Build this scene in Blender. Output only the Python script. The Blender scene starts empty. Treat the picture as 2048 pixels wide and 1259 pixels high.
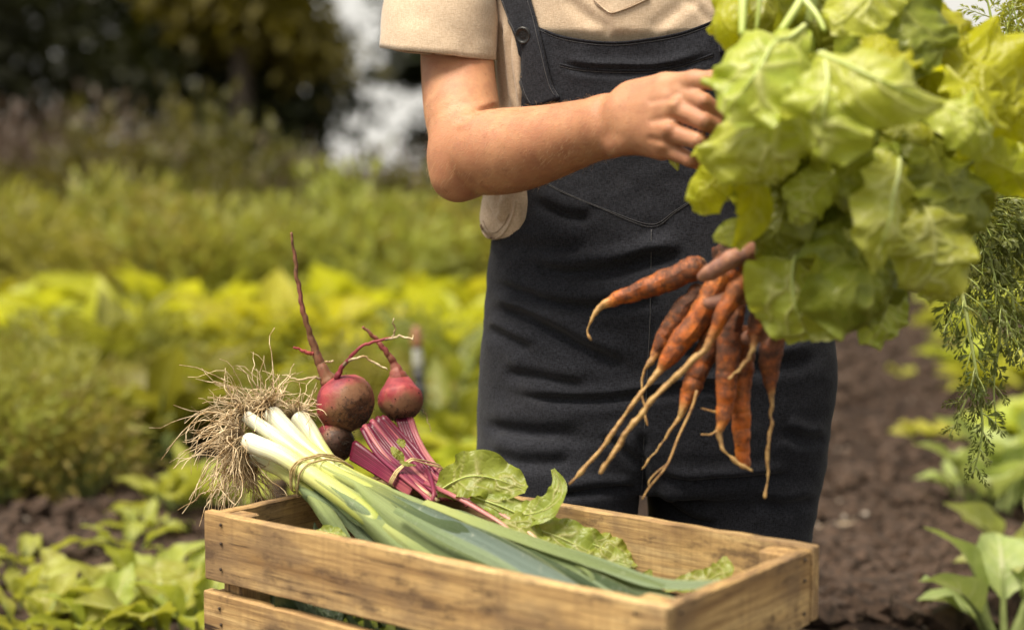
import bpy, math, random
import numpy as np
from mathutils import Vector, Matrix, bvhtree

# ------------------------------------------------------------------ camera, sky, sun, exposure
SC = bpy.context.scene
CAMH = 0.68
PITCH = math.atan((629.5 - 364) / 3000.0)
cam_data = bpy.data.cameras.new('camera')
cam = bpy.data.objects.new('camera', cam_data)
SC.collection.objects.link(cam)
cam.location = (0, 0, CAMH)
cam.rotation_euler = (math.pi / 2 - PITCH, 0, 0)
cam_data.sensor_width = 36.0
cam_data.lens = 3000.0 / 2048.0 * 36.0
cam_data.clip_start = 0.05
cam_data.clip_end = 2000
cam_data.dof.use_dof = True
cam_data.dof.focus_distance = 1.65
cam_data.dof.aperture_fstop = 2.4
SC.camera = cam

SUN_EL, SUN_AZ = math.radians(65), math.radians(-125)   # azimuth from +Y, clockwise positive: behind the camera, left
world = bpy.data.worlds.new('World'); SC.world = world; world.use_nodes = True
wn = world.node_tree; wn.nodes.clear()
sky = wn.nodes.new('ShaderNodeTexSky'); sky.sky_type = 'NISHITA'; sky.sun_disc = False
sky.sun_elevation = SUN_EL; sky.sun_rotation = SUN_AZ; sky.dust_density = 3.0; sky.air_density = 1.0; sky.ozone_density = 1.0
hs = wn.nodes.new('ShaderNodeHueSaturation'); hs.inputs['Saturation'].default_value = 0.22; hs.inputs['Value'].default_value = 1.0
tint = wn.nodes.new('ShaderNodeMix'); tint.data_type = 'RGBA'; tint.blend_type = 'MULTIPLY'; tint.inputs['Factor'].default_value = 1.0
tint.inputs['B'].default_value = (1.0, 0.955, 0.87, 1)
cn = wn.nodes.new('ShaderNodeTexNoise'); cn.inputs['Scale'].default_value = 2.2; cn.inputs['Detail'].default_value = 5
cr_ = wn.nodes.new('ShaderNodeMapRange'); cr_.inputs['From Min'].default_value = 0.25; cr_.inputs['From Max'].default_value = 0.6; cr_.inputs['To Min'].default_value = 0.86; cr_.inputs['To Max'].default_value = 0.95
cl_ = wn.nodes.new('ShaderNodeMix'); cl_.data_type = 'RGBA'; cl_.inputs['B'].default_value = (4.0, 3.85, 3.5, 1)        # bright, even cloud cover
wtc = wn.nodes.new('ShaderNodeTexCoord')
bg = wn.nodes.new('ShaderNodeBackground'); bg.inputs['Strength'].default_value = 0.15
wo = wn.nodes.new('ShaderNodeOutputWorld')
wn.links.new(sky.outputs['Color'], hs.inputs['Color']); wn.links.new(hs.outputs['Color'], tint.inputs['A'])
wn.links.new(wtc.outputs['Generated'], cn.inputs['Vector']); wn.links.new(cn.outputs['Fac'], cr_.inputs['Value']); wn.links.new(cr_.outputs['Result'], cl_.inputs['Factor'])
wn.links.new(tint.outputs['Result'], cl_.inputs['A']); wn.links.new(cl_.outputs['Result'], bg.inputs['Color']); wn.links.new(bg.outputs['Background'], wo.inputs['Surface'])

sun_data = bpy.data.lights.new('sun', 'SUN'); sun_data.energy = 4.8; sun_data.angle = math.radians(28); sun_data.color = (1.0, 0.90, 0.76)
sun = bpy.data.objects.new('sun', sun_data); SC.collection.objects.link(sun)
sd = Vector((math.sin(SUN_AZ) * math.cos(SUN_EL), math.cos(SUN_AZ) * math.cos(SUN_EL), math.sin(SUN_EL)))
sun.rotation_euler = sd.to_track_quat('Z', 'Y').to_euler()
sun.location = sd * 20
vs = SC.view_settings
vs.view_transform = 'Standard'; vs.look = 'None'; vs.gamma = 1.0; vs.use_curve_mapping = False
vs.exposure = 0.60
SC.render.engine = 'CYCLES'
SC.cycles.use_denoising = True
SC.cycles.max_bounces = 6; SC.cycles.adaptive_threshold = 0.02; SC.cycles.transmission_bounces = 6; SC.cycles.transparent_max_bounces = 6
SC.cycles.sample_clamp_indirect = 6.0

# ------------------------------------------------------------------ helpers
rng = np.random.default_rng(11)
random.seed(5)
A = np.array
C0 = A([0, 0, CAMH]); FW = A([0, math.cos(PITCH), -math.sin(PITCH)]); UP = A([0, math.sin(PITCH), math.cos(PITCH)])
FP = 3000.0
def P(px, py, d):
    """place measured on the photograph at a distance d along the view axis -> world point"""
    return C0 + FW * d + A([1.0, 0, 0]) * ((px - 1024) / FP * d) + UP * (-(py - 629.5) / FP * d)
def G(px, py, z=0.0):
    r = FW + A([1.0, 0, 0]) * ((px - 1024) / FP) + UP * (-(py - 629.5) / FP)
    return C0 + r * ((z - CAMH) / r[2])
def proj(V):
    R = np.asarray(V) - C0
    d = R @ FW
    return 1024 + FP * R[:, 0] / d, 629.5 - FP * (R @ UP) / d, d
def nrm(v):
    v = np.asarray(v, float); return v / (np.linalg.norm(v, axis=-1, keepdims=True) + 1e-12)
def hsh(ix, iy, iz, seed):
    n = (ix.astype(np.int64) * 374761393 + iy.astype(np.int64) * 668265263 + iz.astype(np.int64) * 2147483647 + seed * 974711) & 0xFFFFFFFF
    n = ((n ^ (n >> 13)) * 1274126177) & 0xFFFFFFFF
    n = (n ^ (n >> 16)) & 0xFFFF
    return n / 32767.5 - 1.0
def vnoise(p, seed=0):
    p = np.asarray(p, float); i = np.floor(p).astype(np.int64); f = p - i; f = f * f * (3 - 2 * f)
    out = 0
    for dx in (0, 1):
        for dy in (0, 1):
            for dz in (0, 1):
                w = (f[..., 0] if dx else 1 - f[..., 0]) * (f[..., 1] if dy else 1 - f[..., 1]) * (f[..., 2] if dz else 1 - f[..., 2])
                out = out + w * hsh(i[..., 0] + dx, i[..., 1] + dy, i[..., 2] + dz, seed)
    return out
def fbm(p, seed=0, octs=3):
    s = 0; a = 1.0; p = np.asarray(p, float)
    for o in range(octs):
        s = s + a * vnoise(p, seed + o); p = p * 2.03; a *= 0.5
    return s
LOC = {}
COL = SC.collection
def empty(name, loc, label=None, cat=None, group=None):
    o = bpy.data.objects.new(name, None); o.empty_display_size = 0.02; COL.objects.link(o)
    o.location = tuple(loc); LOC[o.name] = A(loc, float); tag(o, label, cat, group); return o
def tag(o, label=None, cat=None, group=None, kind=None):
    if label: o['label'] = label
    if cat: o['category'] = cat
    if group: o['group'] = group
    if kind: o['kind'] = kind
    return o
def mesh_data(name, V, F, uv=None, smooth=True, attr=None):
    me = bpy.data.meshes.new(name)
    V = np.asarray(V, float)
    if isinstance(F, np.ndarray): F = F.tolist()
    me.from_pydata(V.tolist(), [], F)
    if uv is not None:
        l = me.uv_layers.new(name='UVMap'); vi = np.empty(len(me.loops), np.int32); me.loops.foreach_get('vertex_index', vi)
        l.data.foreach_set('uv', np.asarray(uv, np.float32)[vi].ravel())
    for k, a in (attr or {}).items():
        at = me.attributes.new(k, 'FLOAT', 'POINT'); at.data.foreach_set('value', np.asarray(a, np.float32))
    if smooth: me.polygons.foreach_set('use_smooth', [True] * len(me.polygons))
    me.update(); return me
def mk(name, V, F, mat, parent=None, uv=None, smooth=True, attr=None, loc=None):
    """link ONE mesh object; V in world coordinates"""
    V = np.asarray(V, float)
    base = LOC[parent.name] if parent is not None else (A(loc, float) if loc is not None else np.zeros(3))
    me = mesh_data(name, V - base, F, uv, smooth, attr)
    o = bpy.data.objects.new(name, me); COL.objects.link(o)
    if mat: me.materials.append(mat)
    if parent is not None: o.parent = parent
    elif loc is not None: o.location = tuple(base)
    LOC[o.name] = base
    return o
def copy_tree(o, parent=None):
    c = o.copy(); COL.objects.link(c); c.parent = parent
    for ch in list(o.children): copy_tree(ch, c)
    return c
def resample(pts, n, extra=None):
    """smooth (Catmull-Rom) curve through pts, n samples evenly spread; extra = per-point values"""
    pts = np.asarray(pts, float)
    ex = None if extra is None else np.asarray(extra, float).reshape(len(pts), -1)
    D = pts if ex is None else np.hstack([pts, ex])
    ext = np.vstack([2 * D[0] - D[1], D, 2 * D[-1] - D[-2]])
    if ex is not None: ext[0, pts.shape[1]:] = ex[0]; ext[-1, pts.shape[1]:] = ex[-1]
    m = 14; S = []
    for i in range(1, len(ext) - 2):
        p0, p1, p2, p3 = ext[i - 1], ext[i], ext[i + 1], ext[i + 2]
        t = np.linspace(0, 1, m, endpoint=False)[:, None]
        S.append(0.5 * (2 * p1 + (p2 - p0) * t + (2 * p0 - 5 * p1 + 4 * p2 - p3) * t ** 2 + (3 * p1 - p0 - 3 * p2 + p3) * t ** 3))
    S = np.vstack(S + [ext[-2][None]])
    L = np.r_[0, np.cumsum(np.linalg.norm(np.diff(S[:, :3], axis=0), axis=1))]
    q = np.linspace(0, L[-1], n)
    R = np.stack([np.interp(q, L, S[:, k]) for k in range(S.shape[1])], 1)
    return (R, None) if ex is None else (R[:, :pts.shape[1]], R[:, pts.shape[1]:])
def frames(pts, hint=None):
    T = nrm(np.gradient(pts, axis=0)); N = np.zeros_like(T)
    h = A([0.3, -0.8, 0.5]) if hint is None else A(hint, float)
    n = h - T[0] * (h @ T[0])
    if np.linalg.norm(n) < 1e-4: n = np.cross(T[0], [0.37, 0.5, 0.78])
    N[0] = nrm(n)
    for i in range(1, len(pts)):
        n = N[i - 1] - T[i] * (N[i - 1] @ T[i]); N[i] = nrm(n)
    return T, N, np.cross(T, N)
def tube(pts, rad, seg=12, flat=1.0, hint=None, cap=True):
    """pts (n,3), rad (n,) -> V, F(list), uv, t   (u around, v along)"""
    pts = np.asarray(pts, float); n = len(pts); rad = np.asarray(rad, float)
    T, N, B = frames(pts, hint)
    th = np.linspace(0, 2 * np.pi, seg + 1)
    V = pts[:, None] + rad[:, None, None] * (np.cos(th)[None, :, None] * N[:, None] * flat + np.sin(th)[None, :, None] * B[:, None])
    V = V.reshape(-1, 3)
    L = np.r_[0, np.cumsum(np.linalg.norm(np.diff(pts, axis=0), axis=1))]; L /= L[-1] + 1e-12
    uv = np.stack([np.tile(th / (2 * np.pi), n), np.repeat(L, seg + 1)], 1)
    i, j = np.meshgrid(np.arange(n - 1), np.arange(seg), indexing='ij')
    a = (i * (seg + 1) + j).ravel()
    F = np.stack([a, a + 1, a + seg + 2, a + seg + 1], 1).tolist()
    if cap:
        for e, o in ((0, 1), (n - 1, -1)):
            V = np.vstack([V, pts[e][None]]); uv = np.vstack([uv, [[0.5, L[e]]]]); c = len(V) - 1
            for k in range(seg):
                a, b = e * (seg + 1) + k, e * (seg + 1) + k + 1
                F.append([c, b, a] if o == 1 else [c, a, b])
    return V, F, uv
def ctube(pts, rad, n=24, seg=10, flat=1.0, hint=None):
    p, r = resample(pts, n, rad); return tube(p, r[:, 0], seg, flat, hint)
class MB:
    """collects several pieces of ONE part"""
    def __init__(s): s.V = []; s.F = []; s.uv = []; s.n = 0
    def add(s, V, F, uv=None):
        if isinstance(F, np.ndarray): F = F.tolist()
        s.V.append(np.asarray(V)); s.F += [[i + s.n for i in f] for f in F]
        s.uv.append(np.asarray(uv) if uv is not None else np.zeros((len(V), 2))); s.n += len(V)
    def build(s, name, mat, parent=None, **k):
        return mk(name, np.vstack(s.V), s.F, mat, parent, uv=np.vstack(s.uv), **k)
def grid_faces(nu, nv):
    i, j = np.meshgrid(np.arange(nu - 1), np.arange(nv - 1), indexing='ij'); a = (i * nv + j).ravel()
    return np.stack([a, a + 1, a + nv + 1, a + nv], 1)
def leaf(spine, width, normal, nu=24, nv=13, cup=0.2, ruf=0.0, rfreq=5.0, vein=0.0, nvein=6, seed=0, edge=0.0, twist=0.0, rough=0.0, skew=0.5, fold=0.0, vee=0.0):
    """leaf blade: spine (k,3), width = half widths along it, normal = facing hint(s). uv: u across 0..1, v along"""
    r = np.random.default_rng(seed)
    w = np.asarray(width, float)
    if len(w) != len(spine): w = np.interp(np.linspace(0, 1, len(spine)), np.linspace(0, 1, len(w)), w)
    p, ww = resample(spine, nu, w); ww = np.maximum(ww[:, 0], 1e-4)
    T = nrm(np.gradient(p, axis=0)); nh = np.asarray(normal, float)
    if nh.ndim == 1: nh = np.tile(nh, (nu, 1))
    else: nh, _ = resample(nh, nu)
    S = nrm(np.cross(T, nh)); N = np.cross(S, T)
    v = np.linspace(0, 1, nu); s = np.linspace(-1, 1, nv)
    if twist:
        a = twist * (v - 0.3); S, N = S * np.cos(a)[:, None] + N * np.sin(a)[:, None], N * np.cos(a)[:, None] - S * np.sin(a)[:, None]
    vv, ss = np.meshgrid(v, s, indexing='ij')
    lobes = 1 + edge * fbm(np.stack([vv * rfreq * 1.7, np.sign(ss) * 3.3 + 0 * ss, 0 * ss + seed], -1), seed) * np.abs(ss) ** 0.5
    W = ww[:, None] * lobes
    ph = r.uniform(0, 6.28, 4)
    cu = np.interp(v, np.linspace(0, 1, len(cup)), cup)[:, None] if hasattr(cup, '__len__') else cup
    h = cu * ss ** 2
    wav = np.sin(vv * rfreq * 6.28 + ph[0] + np.sign(ss) * ph[1]) * 0.6 + fbm(np.stack([vv * rfreq * 1.4, ss * 1.1, 0 * ss + seed * 3.1], -1), seed + 5)
    h = h + ruf * np.abs(ss) ** 1.6 * wav
    if vee: h = h + vee * np.sqrt(ss ** 2 + .004)
    if fold: h = h + fold * fbm(np.stack([vv * 1.9 + seed, ss * 1.25, 0 * ss + seed * 1.7], -1), seed + 19, 2)
    if rough: h = h + rough * fbm(np.stack([vv * rfreq * 2.2, ss * 2.5, 0 * ss + seed], -1), seed + 9)
    if vein:
        q = (vv * nvein - np.abs(ss) * skew * nvein * 0.35) ; fr = np.abs((q % 1.0) - 0.5) * 2
        h = h + vein * ((1 - np.exp(-((1 - fr) / 0.28) ** 2)) * np.minimum(1, np.abs(ss) * 4) * (1 - np.abs(ss) * 0.5) * 1.0)
        h = h - vein * 0.9 * np.exp(-(ss / 0.07) ** 2)
    X = p[:, None] + S[:, None] * (W * ss)[..., None] + N[:, None] * (ww[:, None] * h)[..., None]
    X = X + T[:, None] * (ww[:, None] * (-0.25 * np.abs(ss) ** 1.5 * (1 - 1.6 * vv)))[..., None]
    uv = np.stack([(ss + 1) / 2, vv], -1).reshape(-1, 2)
    return X.reshape(-1, 3), grid_faces(nu, nv), uv
def box_mesh(lx, ly, lz, bev=0.0015, jit=0.0, nx=8, seed=0):
    """plank: long axis x, softly broken edges"""
    r = np.random.default_rng(seed); xs = np.linspace(-lx / 2, lx / 2, nx); xs = np.r_[xs[0], xs[0] + bev, xs[1:-1], xs[-1] - bev, xs[-1]]
    b = bev; y, z = ly / 2, lz / 2
    prof = A([[-y + b, -z], [y - b, -z], [y, -z + b], [y, z - b], [y - b, z], [-y + b, z], [-y, z - b], [-y, -z + b]])
    V = []; m = len(prof)
    for k, x in enumerate(xs):
        pr = prof.copy()
        if k in (0, len(xs) - 1): pr = pr * A([(y - b) / y, (z - b) / z])
        j = r.normal(0, jit, (m, 2)); j[0::2] = j[1::2] * 0.7 + j[0::2] * .3
        V.append(np.c_[np.full(m, x), pr + j])
    V = np.vstack(V); F = []
    for k in range(len(xs) - 1):
        for q in range(m):
            a, c = k * m + q, k * m + (q + 1) % m; F.append([a, c, c + m, a + m])
    F.append(list(range(m))[::-1]); F.append([(len(xs) - 1) * m + q for q in range(m)])
    F = [f[::-1] for f in F]
    return V, F

# ------------------------------------------------------------------ distance-field mesher for soft bodies
class Field:
    def __init__(s, lo, hi, h):
        s.lo = A(lo, float); s.h = h; s.n = np.ceil((A(hi) - s.lo) / h).astype(int) + 1
        s.g = np.full(s.n, 1.0, np.float32)
    def sub(s, lo, hi):
        a = np.clip(np.floor((A(lo) - s.lo) / s.h).astype(int), 0, s.n - 1); b = np.clip(np.ceil((A(hi) - s.lo) / s.h).astype(int) + 1, 1, s.n)
        sl = tuple(slice(x, y) for x, y in zip(a, b))
        ax = [s.lo[k] + s.h * np.arange(a[k], b[k]) for k in range(3)]
        return sl, np.meshgrid(*ax, indexing='ij')
    def join(s, sl, d, k):
        g = s.g[sl]
        if k <= 0: s.g[sl] = np.minimum(g, d); return
        h = np.clip(0.5 + 0.5 * (g - d) / k, 0, 1); s.g[sl] = g * (1 - h) + d * h - k * h * (1 - h)
    def cut(s, sl, d, k):
        g = s.g[sl]; h = np.clip(0.5 - 0.5 * (g + d) / k, 0, 1); s.g[sl] = g * (1 - h) - d * h + k * h * (1 - h)
    def cone(s, a, b, ra, rb, k=0.01, cut=False):
        a, b = A(a, float), A(b, float); m = max(ra, rb) + k * 1.5 + 3 * s.h
        sl, (X, Y, Z) = s.sub(np.minimum(a, b) - m, np.maximum(a, b) + m)
        if X.size == 0: return
        ba = b - a; L = ba @ ba + 1e-12
        t = np.clip(((X - a[0]) * ba[0] + (Y - a[1]) * ba[1] + (Z - a[2]) * ba[2]) / L, 0, 1)
        d = np.sqrt((X - a[0] - t * ba[0]) ** 2 + (Y - a[1] - t * ba[1]) ** 2 + (Z - a[2] - t * ba[2]) ** 2) - (ra + (rb - ra) * t)
        (s.cut if cut else s.join)(sl, d.astype(np.float32), k)
    def chain(s, pts, rad, k=0.01):
        for i in range(len(pts) - 1): s.cone(pts[i], pts[i + 1], rad[i], rad[i + 1], k)
    def column(s, z, xc, a, yc, b, k=0.02, shear=0.0, ex=2.3):
        """upright lofted form: sections at heights z"""
        z, xc, a, yc, b = map(np.asarray, (z, xc, a, yc, b)); o = np.argsort(z)
        z, xc, a, yc, b = z[o], xc[o], a[o], yc[o], b[o]; m = 0.03
        sl, (X, Y, Z) = s.sub([(xc - a).min() - m, (yc - b).min() - m - .12, z[0] - m], [(xc + a).max() + m, (yc + b).max() + m + .12, z[-1] + m])
        zz = Z[0, 0, :]; I = lambda q: np.interp(zz, z, q)[None, None, :]
        aa, bb = I(a), I(b); x = X - I(xc); y = Y - I(yc) + shear * x
        r = (np.abs(x / aa) ** ex + np.abs(y / bb) ** ex) ** (1 / ex)
        d = (r - 1) * np.minimum(aa, bb) * 0.9
        d = np.maximum(d, np.maximum(z[0] - Z, Z - z[-1]))
        s.join(sl, d.astype(np.float32), k)
    def mesh(s):
        g = s.g; ins = g < 0; n = g.shape
        c = np.zeros((n[0] - 1, n[1] - 1, n[2] - 1), np.int8)
        for dx in (0, 1):
            for dy in (0, 1):
                for dz in (0, 1):
                    c += ins[dx:n[0] - 1 + dx, dy:n[1] - 1 + dy, dz:n[2] - 1 + dz]
        act = (c > 0) & (c < 8); I = np.argwhere(act)
        idx = np.full(act.shape, -1, np.int64); idx[act] = np.arange(len(I))
        acc = np.zeros((len(I), 3)); cnt = np.zeros(len(I))
        cor = [(x, y, z) for x in (0, 1) for y in (0, 1) for z in (0, 1)]
        val = {q: g[I[:, 0] + q[0], I[:, 1] + q[1], I[:, 2] + q[2]].astype(float) for q in cor}
        for q in cor:
            for ax in range(3):
                if q[ax] == 0:
                    q2 = list(q); q2[ax] = 1; a, b = val[q], val[tuple(q2)]
                    m = (a < 0) != (b < 0); t = np.where(m, a / np.where(m, a - b, 1), 0)
                    p = np.tile(A(q, float), (len(I), 1)); p[:, ax] = t
                    acc[m] += p[m]; cnt[m] += 1
        V = s.lo + s.h * (I + acc / cnt[:, None])
        F = []
        for ax in range(3):
            u, w = [(1, 2), (2, 0), (0, 1)][ax]
            lo = [slice(None)] * 3; hi = [slice(None)] * 3; lo[ax] = slice(0, n[ax] - 1); hi[ax] = slice(1, n[ax])
            e = np.argwhere(ins[tuple(lo)] != ins[tuple(hi)])
            e = e[(e[:, u] > 0) & (e[:, w] > 0) & (e[:, u] < n[u] - 1) & (e[:, w] < n[w] - 1)]
            def cell(du, dw):
                q = e.copy(); q[:, u] -= du; q[:, w] -= dw; return idx[q[:, 0], q[:, 1], q[:, 2]]
            f = np.stack([cell(1, 1), cell(0, 1), cell(0, 0), cell(1, 0)], 1)
            fl = ~ins[e[:, 0], e[:, 1], e[:, 2]]; f[fl] = f[fl][:, ::-1]; F.append(f)
        F = np.vstack(F); F = F[(F >= 0).all(1)]
        return V, F
def vnormals(V, F):
    F = np.asarray(F); fn = np.cross(V[F[:, 2]] - V[F[:, 0]], V[F[:, 3]] - V[F[:, 1]]); N = np.zeros_like(V)
    for k in range(4): np.add.at(N, F[:, k], fn)
    return nrm(N)
def relax(V, F, it=2, lam=0.5):
    F = np.asarray(F); E = np.vstack([F[:, [0, 1]], F[:, [1, 2]], F[:, [2, 3]], F[:, [3, 0]]])
    deg = np.bincount(E[:, 0], minlength=len(V)) + np.bincount(E[:, 1], minlength=len(V))
    for _ in range(it):
        S = np.zeros_like(V)
        for k in range(3): S[:, k] = np.bincount(E[:, 0], V[E[:, 1], k], len(V)) + np.bincount(E[:, 1], V[E[:, 0], k], len(V))
        V = V + lam * (S / np.maximum(deg, 1)[:, None] - V)
    return V
def clip(V, F, g):
    """keep g > 0, cutting faces cleanly along g = 0"""
    V = list(map(tuple, V)); out = []; cache = {}; g = np.asarray(g)
    for f in np.asarray(F).tolist():
        s = [g[i] > 0 for i in f]
        if all(s): out.append(f); continue
        if not any(s): continue
        q = []
        for k in range(len(f)):
            i, j = f[k], f[(k + 1) % len(f)]
            if g[i] > 0: q.append(i)
            if (g[i] > 0) != (g[j] > 0):
                key = (min(i, j), max(i, j))
                if key not in cache:
                    t = g[i] / (g[i] - g[j]); V.append(tuple(A(V[i]) * (1 - t) + A(V[j]) * t)); cache[key] = len(V) - 1
                q.append(cache[key])
        if len(q) >= 3: out.append(q)
    V = A(V); used = np.unique(np.concatenate([A(f) for f in out])); mp = np.full(len(V), -1); mp[used] = np.arange(len(used))
    return V[used], [[int(mp[i]) for i in f] for f in out]
def polydist(px, py, pts):
    """distance to a polyline, signed side, parameter along it (0..1)"""
    pts = A(pts, float); best = np.full(px.shape, 1e9); sg = np.zeros(px.shape); tt = np.zeros(px.shape)
    L = np.r_[0, np.cumsum(np.linalg.norm(np.diff(pts, axis=0), axis=1))]
    for i in range(len(pts) - 1):
        a, b = pts[i], pts[i + 1]; ba = b - a; l2 = ba @ ba
        t = np.clip(((px - a[0]) * ba[0] + (py - a[1]) * ba[1]) / l2, 0, 1)
        dx, dy = px - a[0] - t * ba[0], py - a[1] - t * ba[1]; d = np.hypot(dx, dy); m = d < best
        best[m] = d[m]; sg[m] = np.sign(ba[0] * dy - ba[1] * dx)[m]; tt[m] = ((L[i] + t * math.sqrt(l2)) / L[-1])[m]
    return best, sg * best, tt
def folds(V, F, specs, pxscale):
    """cloth folds: each spec = (measured line, width px, depth m, ridge m); front facing side only"""
    N = vnormals(V, F); px, py, d = proj(V); face = np.clip((-(N @ FW)) * 2.5, 0, 1); disp = np.zeros(len(V))
    for pts, w, dep, rid in specs:
        dist, sd_, t = polydist(px, py, resample(A(pts, float), 24)[0])
        tp = np.clip(np.minimum(t, 1 - t) * 5, 0, 1); tp = tp * tp * (3 - 2 * tp)
        disp += tp * (-dep * np.exp(-(dist / w) ** 2) + rid * np.exp(-((sd_ + 1.7 * w) / (1.3 * w)) ** 2) + 0.35 * rid * np.exp(-((sd_ - 1.9 * w) / (1.5 * w)) ** 2))
    return V + N * (disp * face)[:, None]
def blob_unit(seed, sub=1):
    t = (1 + 5 ** 0.5) / 2
    V = nrm(A([[-1, t, 0], [1, t, 0], [-1, -t, 0], [1, -t, 0], [0, -1, t], [0, 1, t], [0, -1, -t], [0, 1, -t], [t, 0, -1], [t, 0, 1], [-t, 0, -1], [-t, 0, 1]]))
    F = [[0, 11, 5], [0, 5, 1], [0, 1, 7], [0, 7, 10], [0, 10, 11], [1, 5, 9], [5, 11, 4], [11, 10, 2], [10, 7, 6], [7, 1, 8], [3, 9, 4], [3, 4, 2], [3, 2, 6], [3, 6, 8], [3, 8, 9], [4, 9, 5], [2, 4, 11], [6, 2, 10], [8, 6, 7], [9, 8, 1]]
    r = np.random.default_rng(seed); V = V * r.uniform(0.6, 1.15, (12, 1)) * A([1, r.uniform(.7, 1.2), r.uniform(.5, .9)])
    return V, F
def _pw(w, d): return w * d / FP
def lettuce_leaf(t, pts, wpx, normal, seed, mat, cup, ruf, fold, rib=None, nu=64, nv=57, twist=0.0, frq=(3.2, 4.6), relief=1.0, curl=0.0, netw=.6):
    """crinkled leaf: raised vein network, sunken panels between, frilled margin"""
    r = np.random.default_rng(seed); W = [P(*q) for q in pts]; w = [_pw(a, p[2]) for a, p in zip(wpx, pts)]
    p, ww = resample(W, nu, w); ww = np.maximum(ww[:, 0], 1e-4); T = nrm(np.gradient(p, axis=0)); S = nrm(np.cross(T, A(normal, float))); N = np.cross(S, T)
    v = np.linspace(0, 1, nu); s = np.linspace(-1, 1, nv); vv, ss = np.meshgrid(v, s, indexing='ij'); sd = np.sign(ss)
    a = twist * (v - .3); S, N = S * np.cos(a)[:, None] + N * np.sin(a)[:, None], N * np.cos(a)[:, None] - S * np.sin(a)[:, None]
    asp = np.mean(ww) * 2 / (np.linalg.norm(np.diff(p, axis=0), axis=1).sum() + 1e-9)
    q = np.stack([vv * 2.6, ss * 2.6 * asp * .5, 0 * ss + seed * 1.37], -1)
    n1 = fbm(q, seed, 2); n2 = fbm(q * 2.6 + 7, seed + 3, 2)
    lat = np.abs(((vv * r.uniform(3.0, 4.4) - np.abs(ss) * (1.0 + .35 * sd) + .18 * sd + 1.0 * n1 + .35 * n2 + r.uniform()) % 1) - .5) * 2
    lat = np.exp(-((1 - lat) / .17) ** 2) * np.clip(1.15 - np.abs(ss), 0, 1)
    net = np.exp(-(n2 / .13) ** 2) * netw * np.clip(1.2 - np.abs(ss), 0, 1)
    mid = np.exp(-(ss / (.035 + .06 * (1 - vv))) ** 2) * np.clip(1.2 - vv, 0, 1)
    vein = np.clip(np.maximum(np.maximum(lat * .9, net), mid), 0, 1)
    ph = r.uniform(0, 6.28, 2); k = r.uniform(*frq)
    fr = np.sin(6.28 * k * vv + ph[0] * sd + 1.5 * n1) + .4 * np.sin(6.28 * 2.1 * k * vv + ph[1] + 2 * n2)
    rim = np.maximum(np.abs(ss), np.clip((vv - .72) / .28, 0, 1)) ** 2.6
    h = cup * ss ** 2 + ruf * rim * fr + fold * n1 * (.35 + .65 * np.abs(ss)) + relief * (.085 * vein + .07 * n2 * (1 - vein)) - 1.2 * curl * np.clip((vv - .55) / .45, 0, 1) ** 2
    Wd = ww[:, None] * (1 + .07 * fbm(np.stack([vv * 7, sd * 3, 0 * ss + seed], -1), seed + 11, 2) * np.abs(ss))
    X = p[:, None] + S[:, None] * (Wd * ss)[..., None] + N[:, None] * (ww[:, None] * h)[..., None] + T[:, None] * (ww[:, None] * (-.3 * np.abs(ss) ** 1.5 * (1 - 1.7 * vv) + .04 * rim * fr))[..., None]
    uv = np.stack([(ss + 1) / 2, vv], -1).reshape(-1, 2); o = mk('leaf', X.reshape(-1, 3), grid_faces(nu, nv), MT[mat], t, uv=uv, attr={'vein': vein.ravel()})
    if rib:
        c = X[:, nv // 2]; V, F, uv = tube(c[:int(nu * .8)], np.linspace(_pw(rib, pts[0][2]), _pw(rib * .25, pts[0][2]), int(nu * .8)), 8); mk('midrib', V, F, MT['leafstem'], o, uv=uv)
    return o
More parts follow.
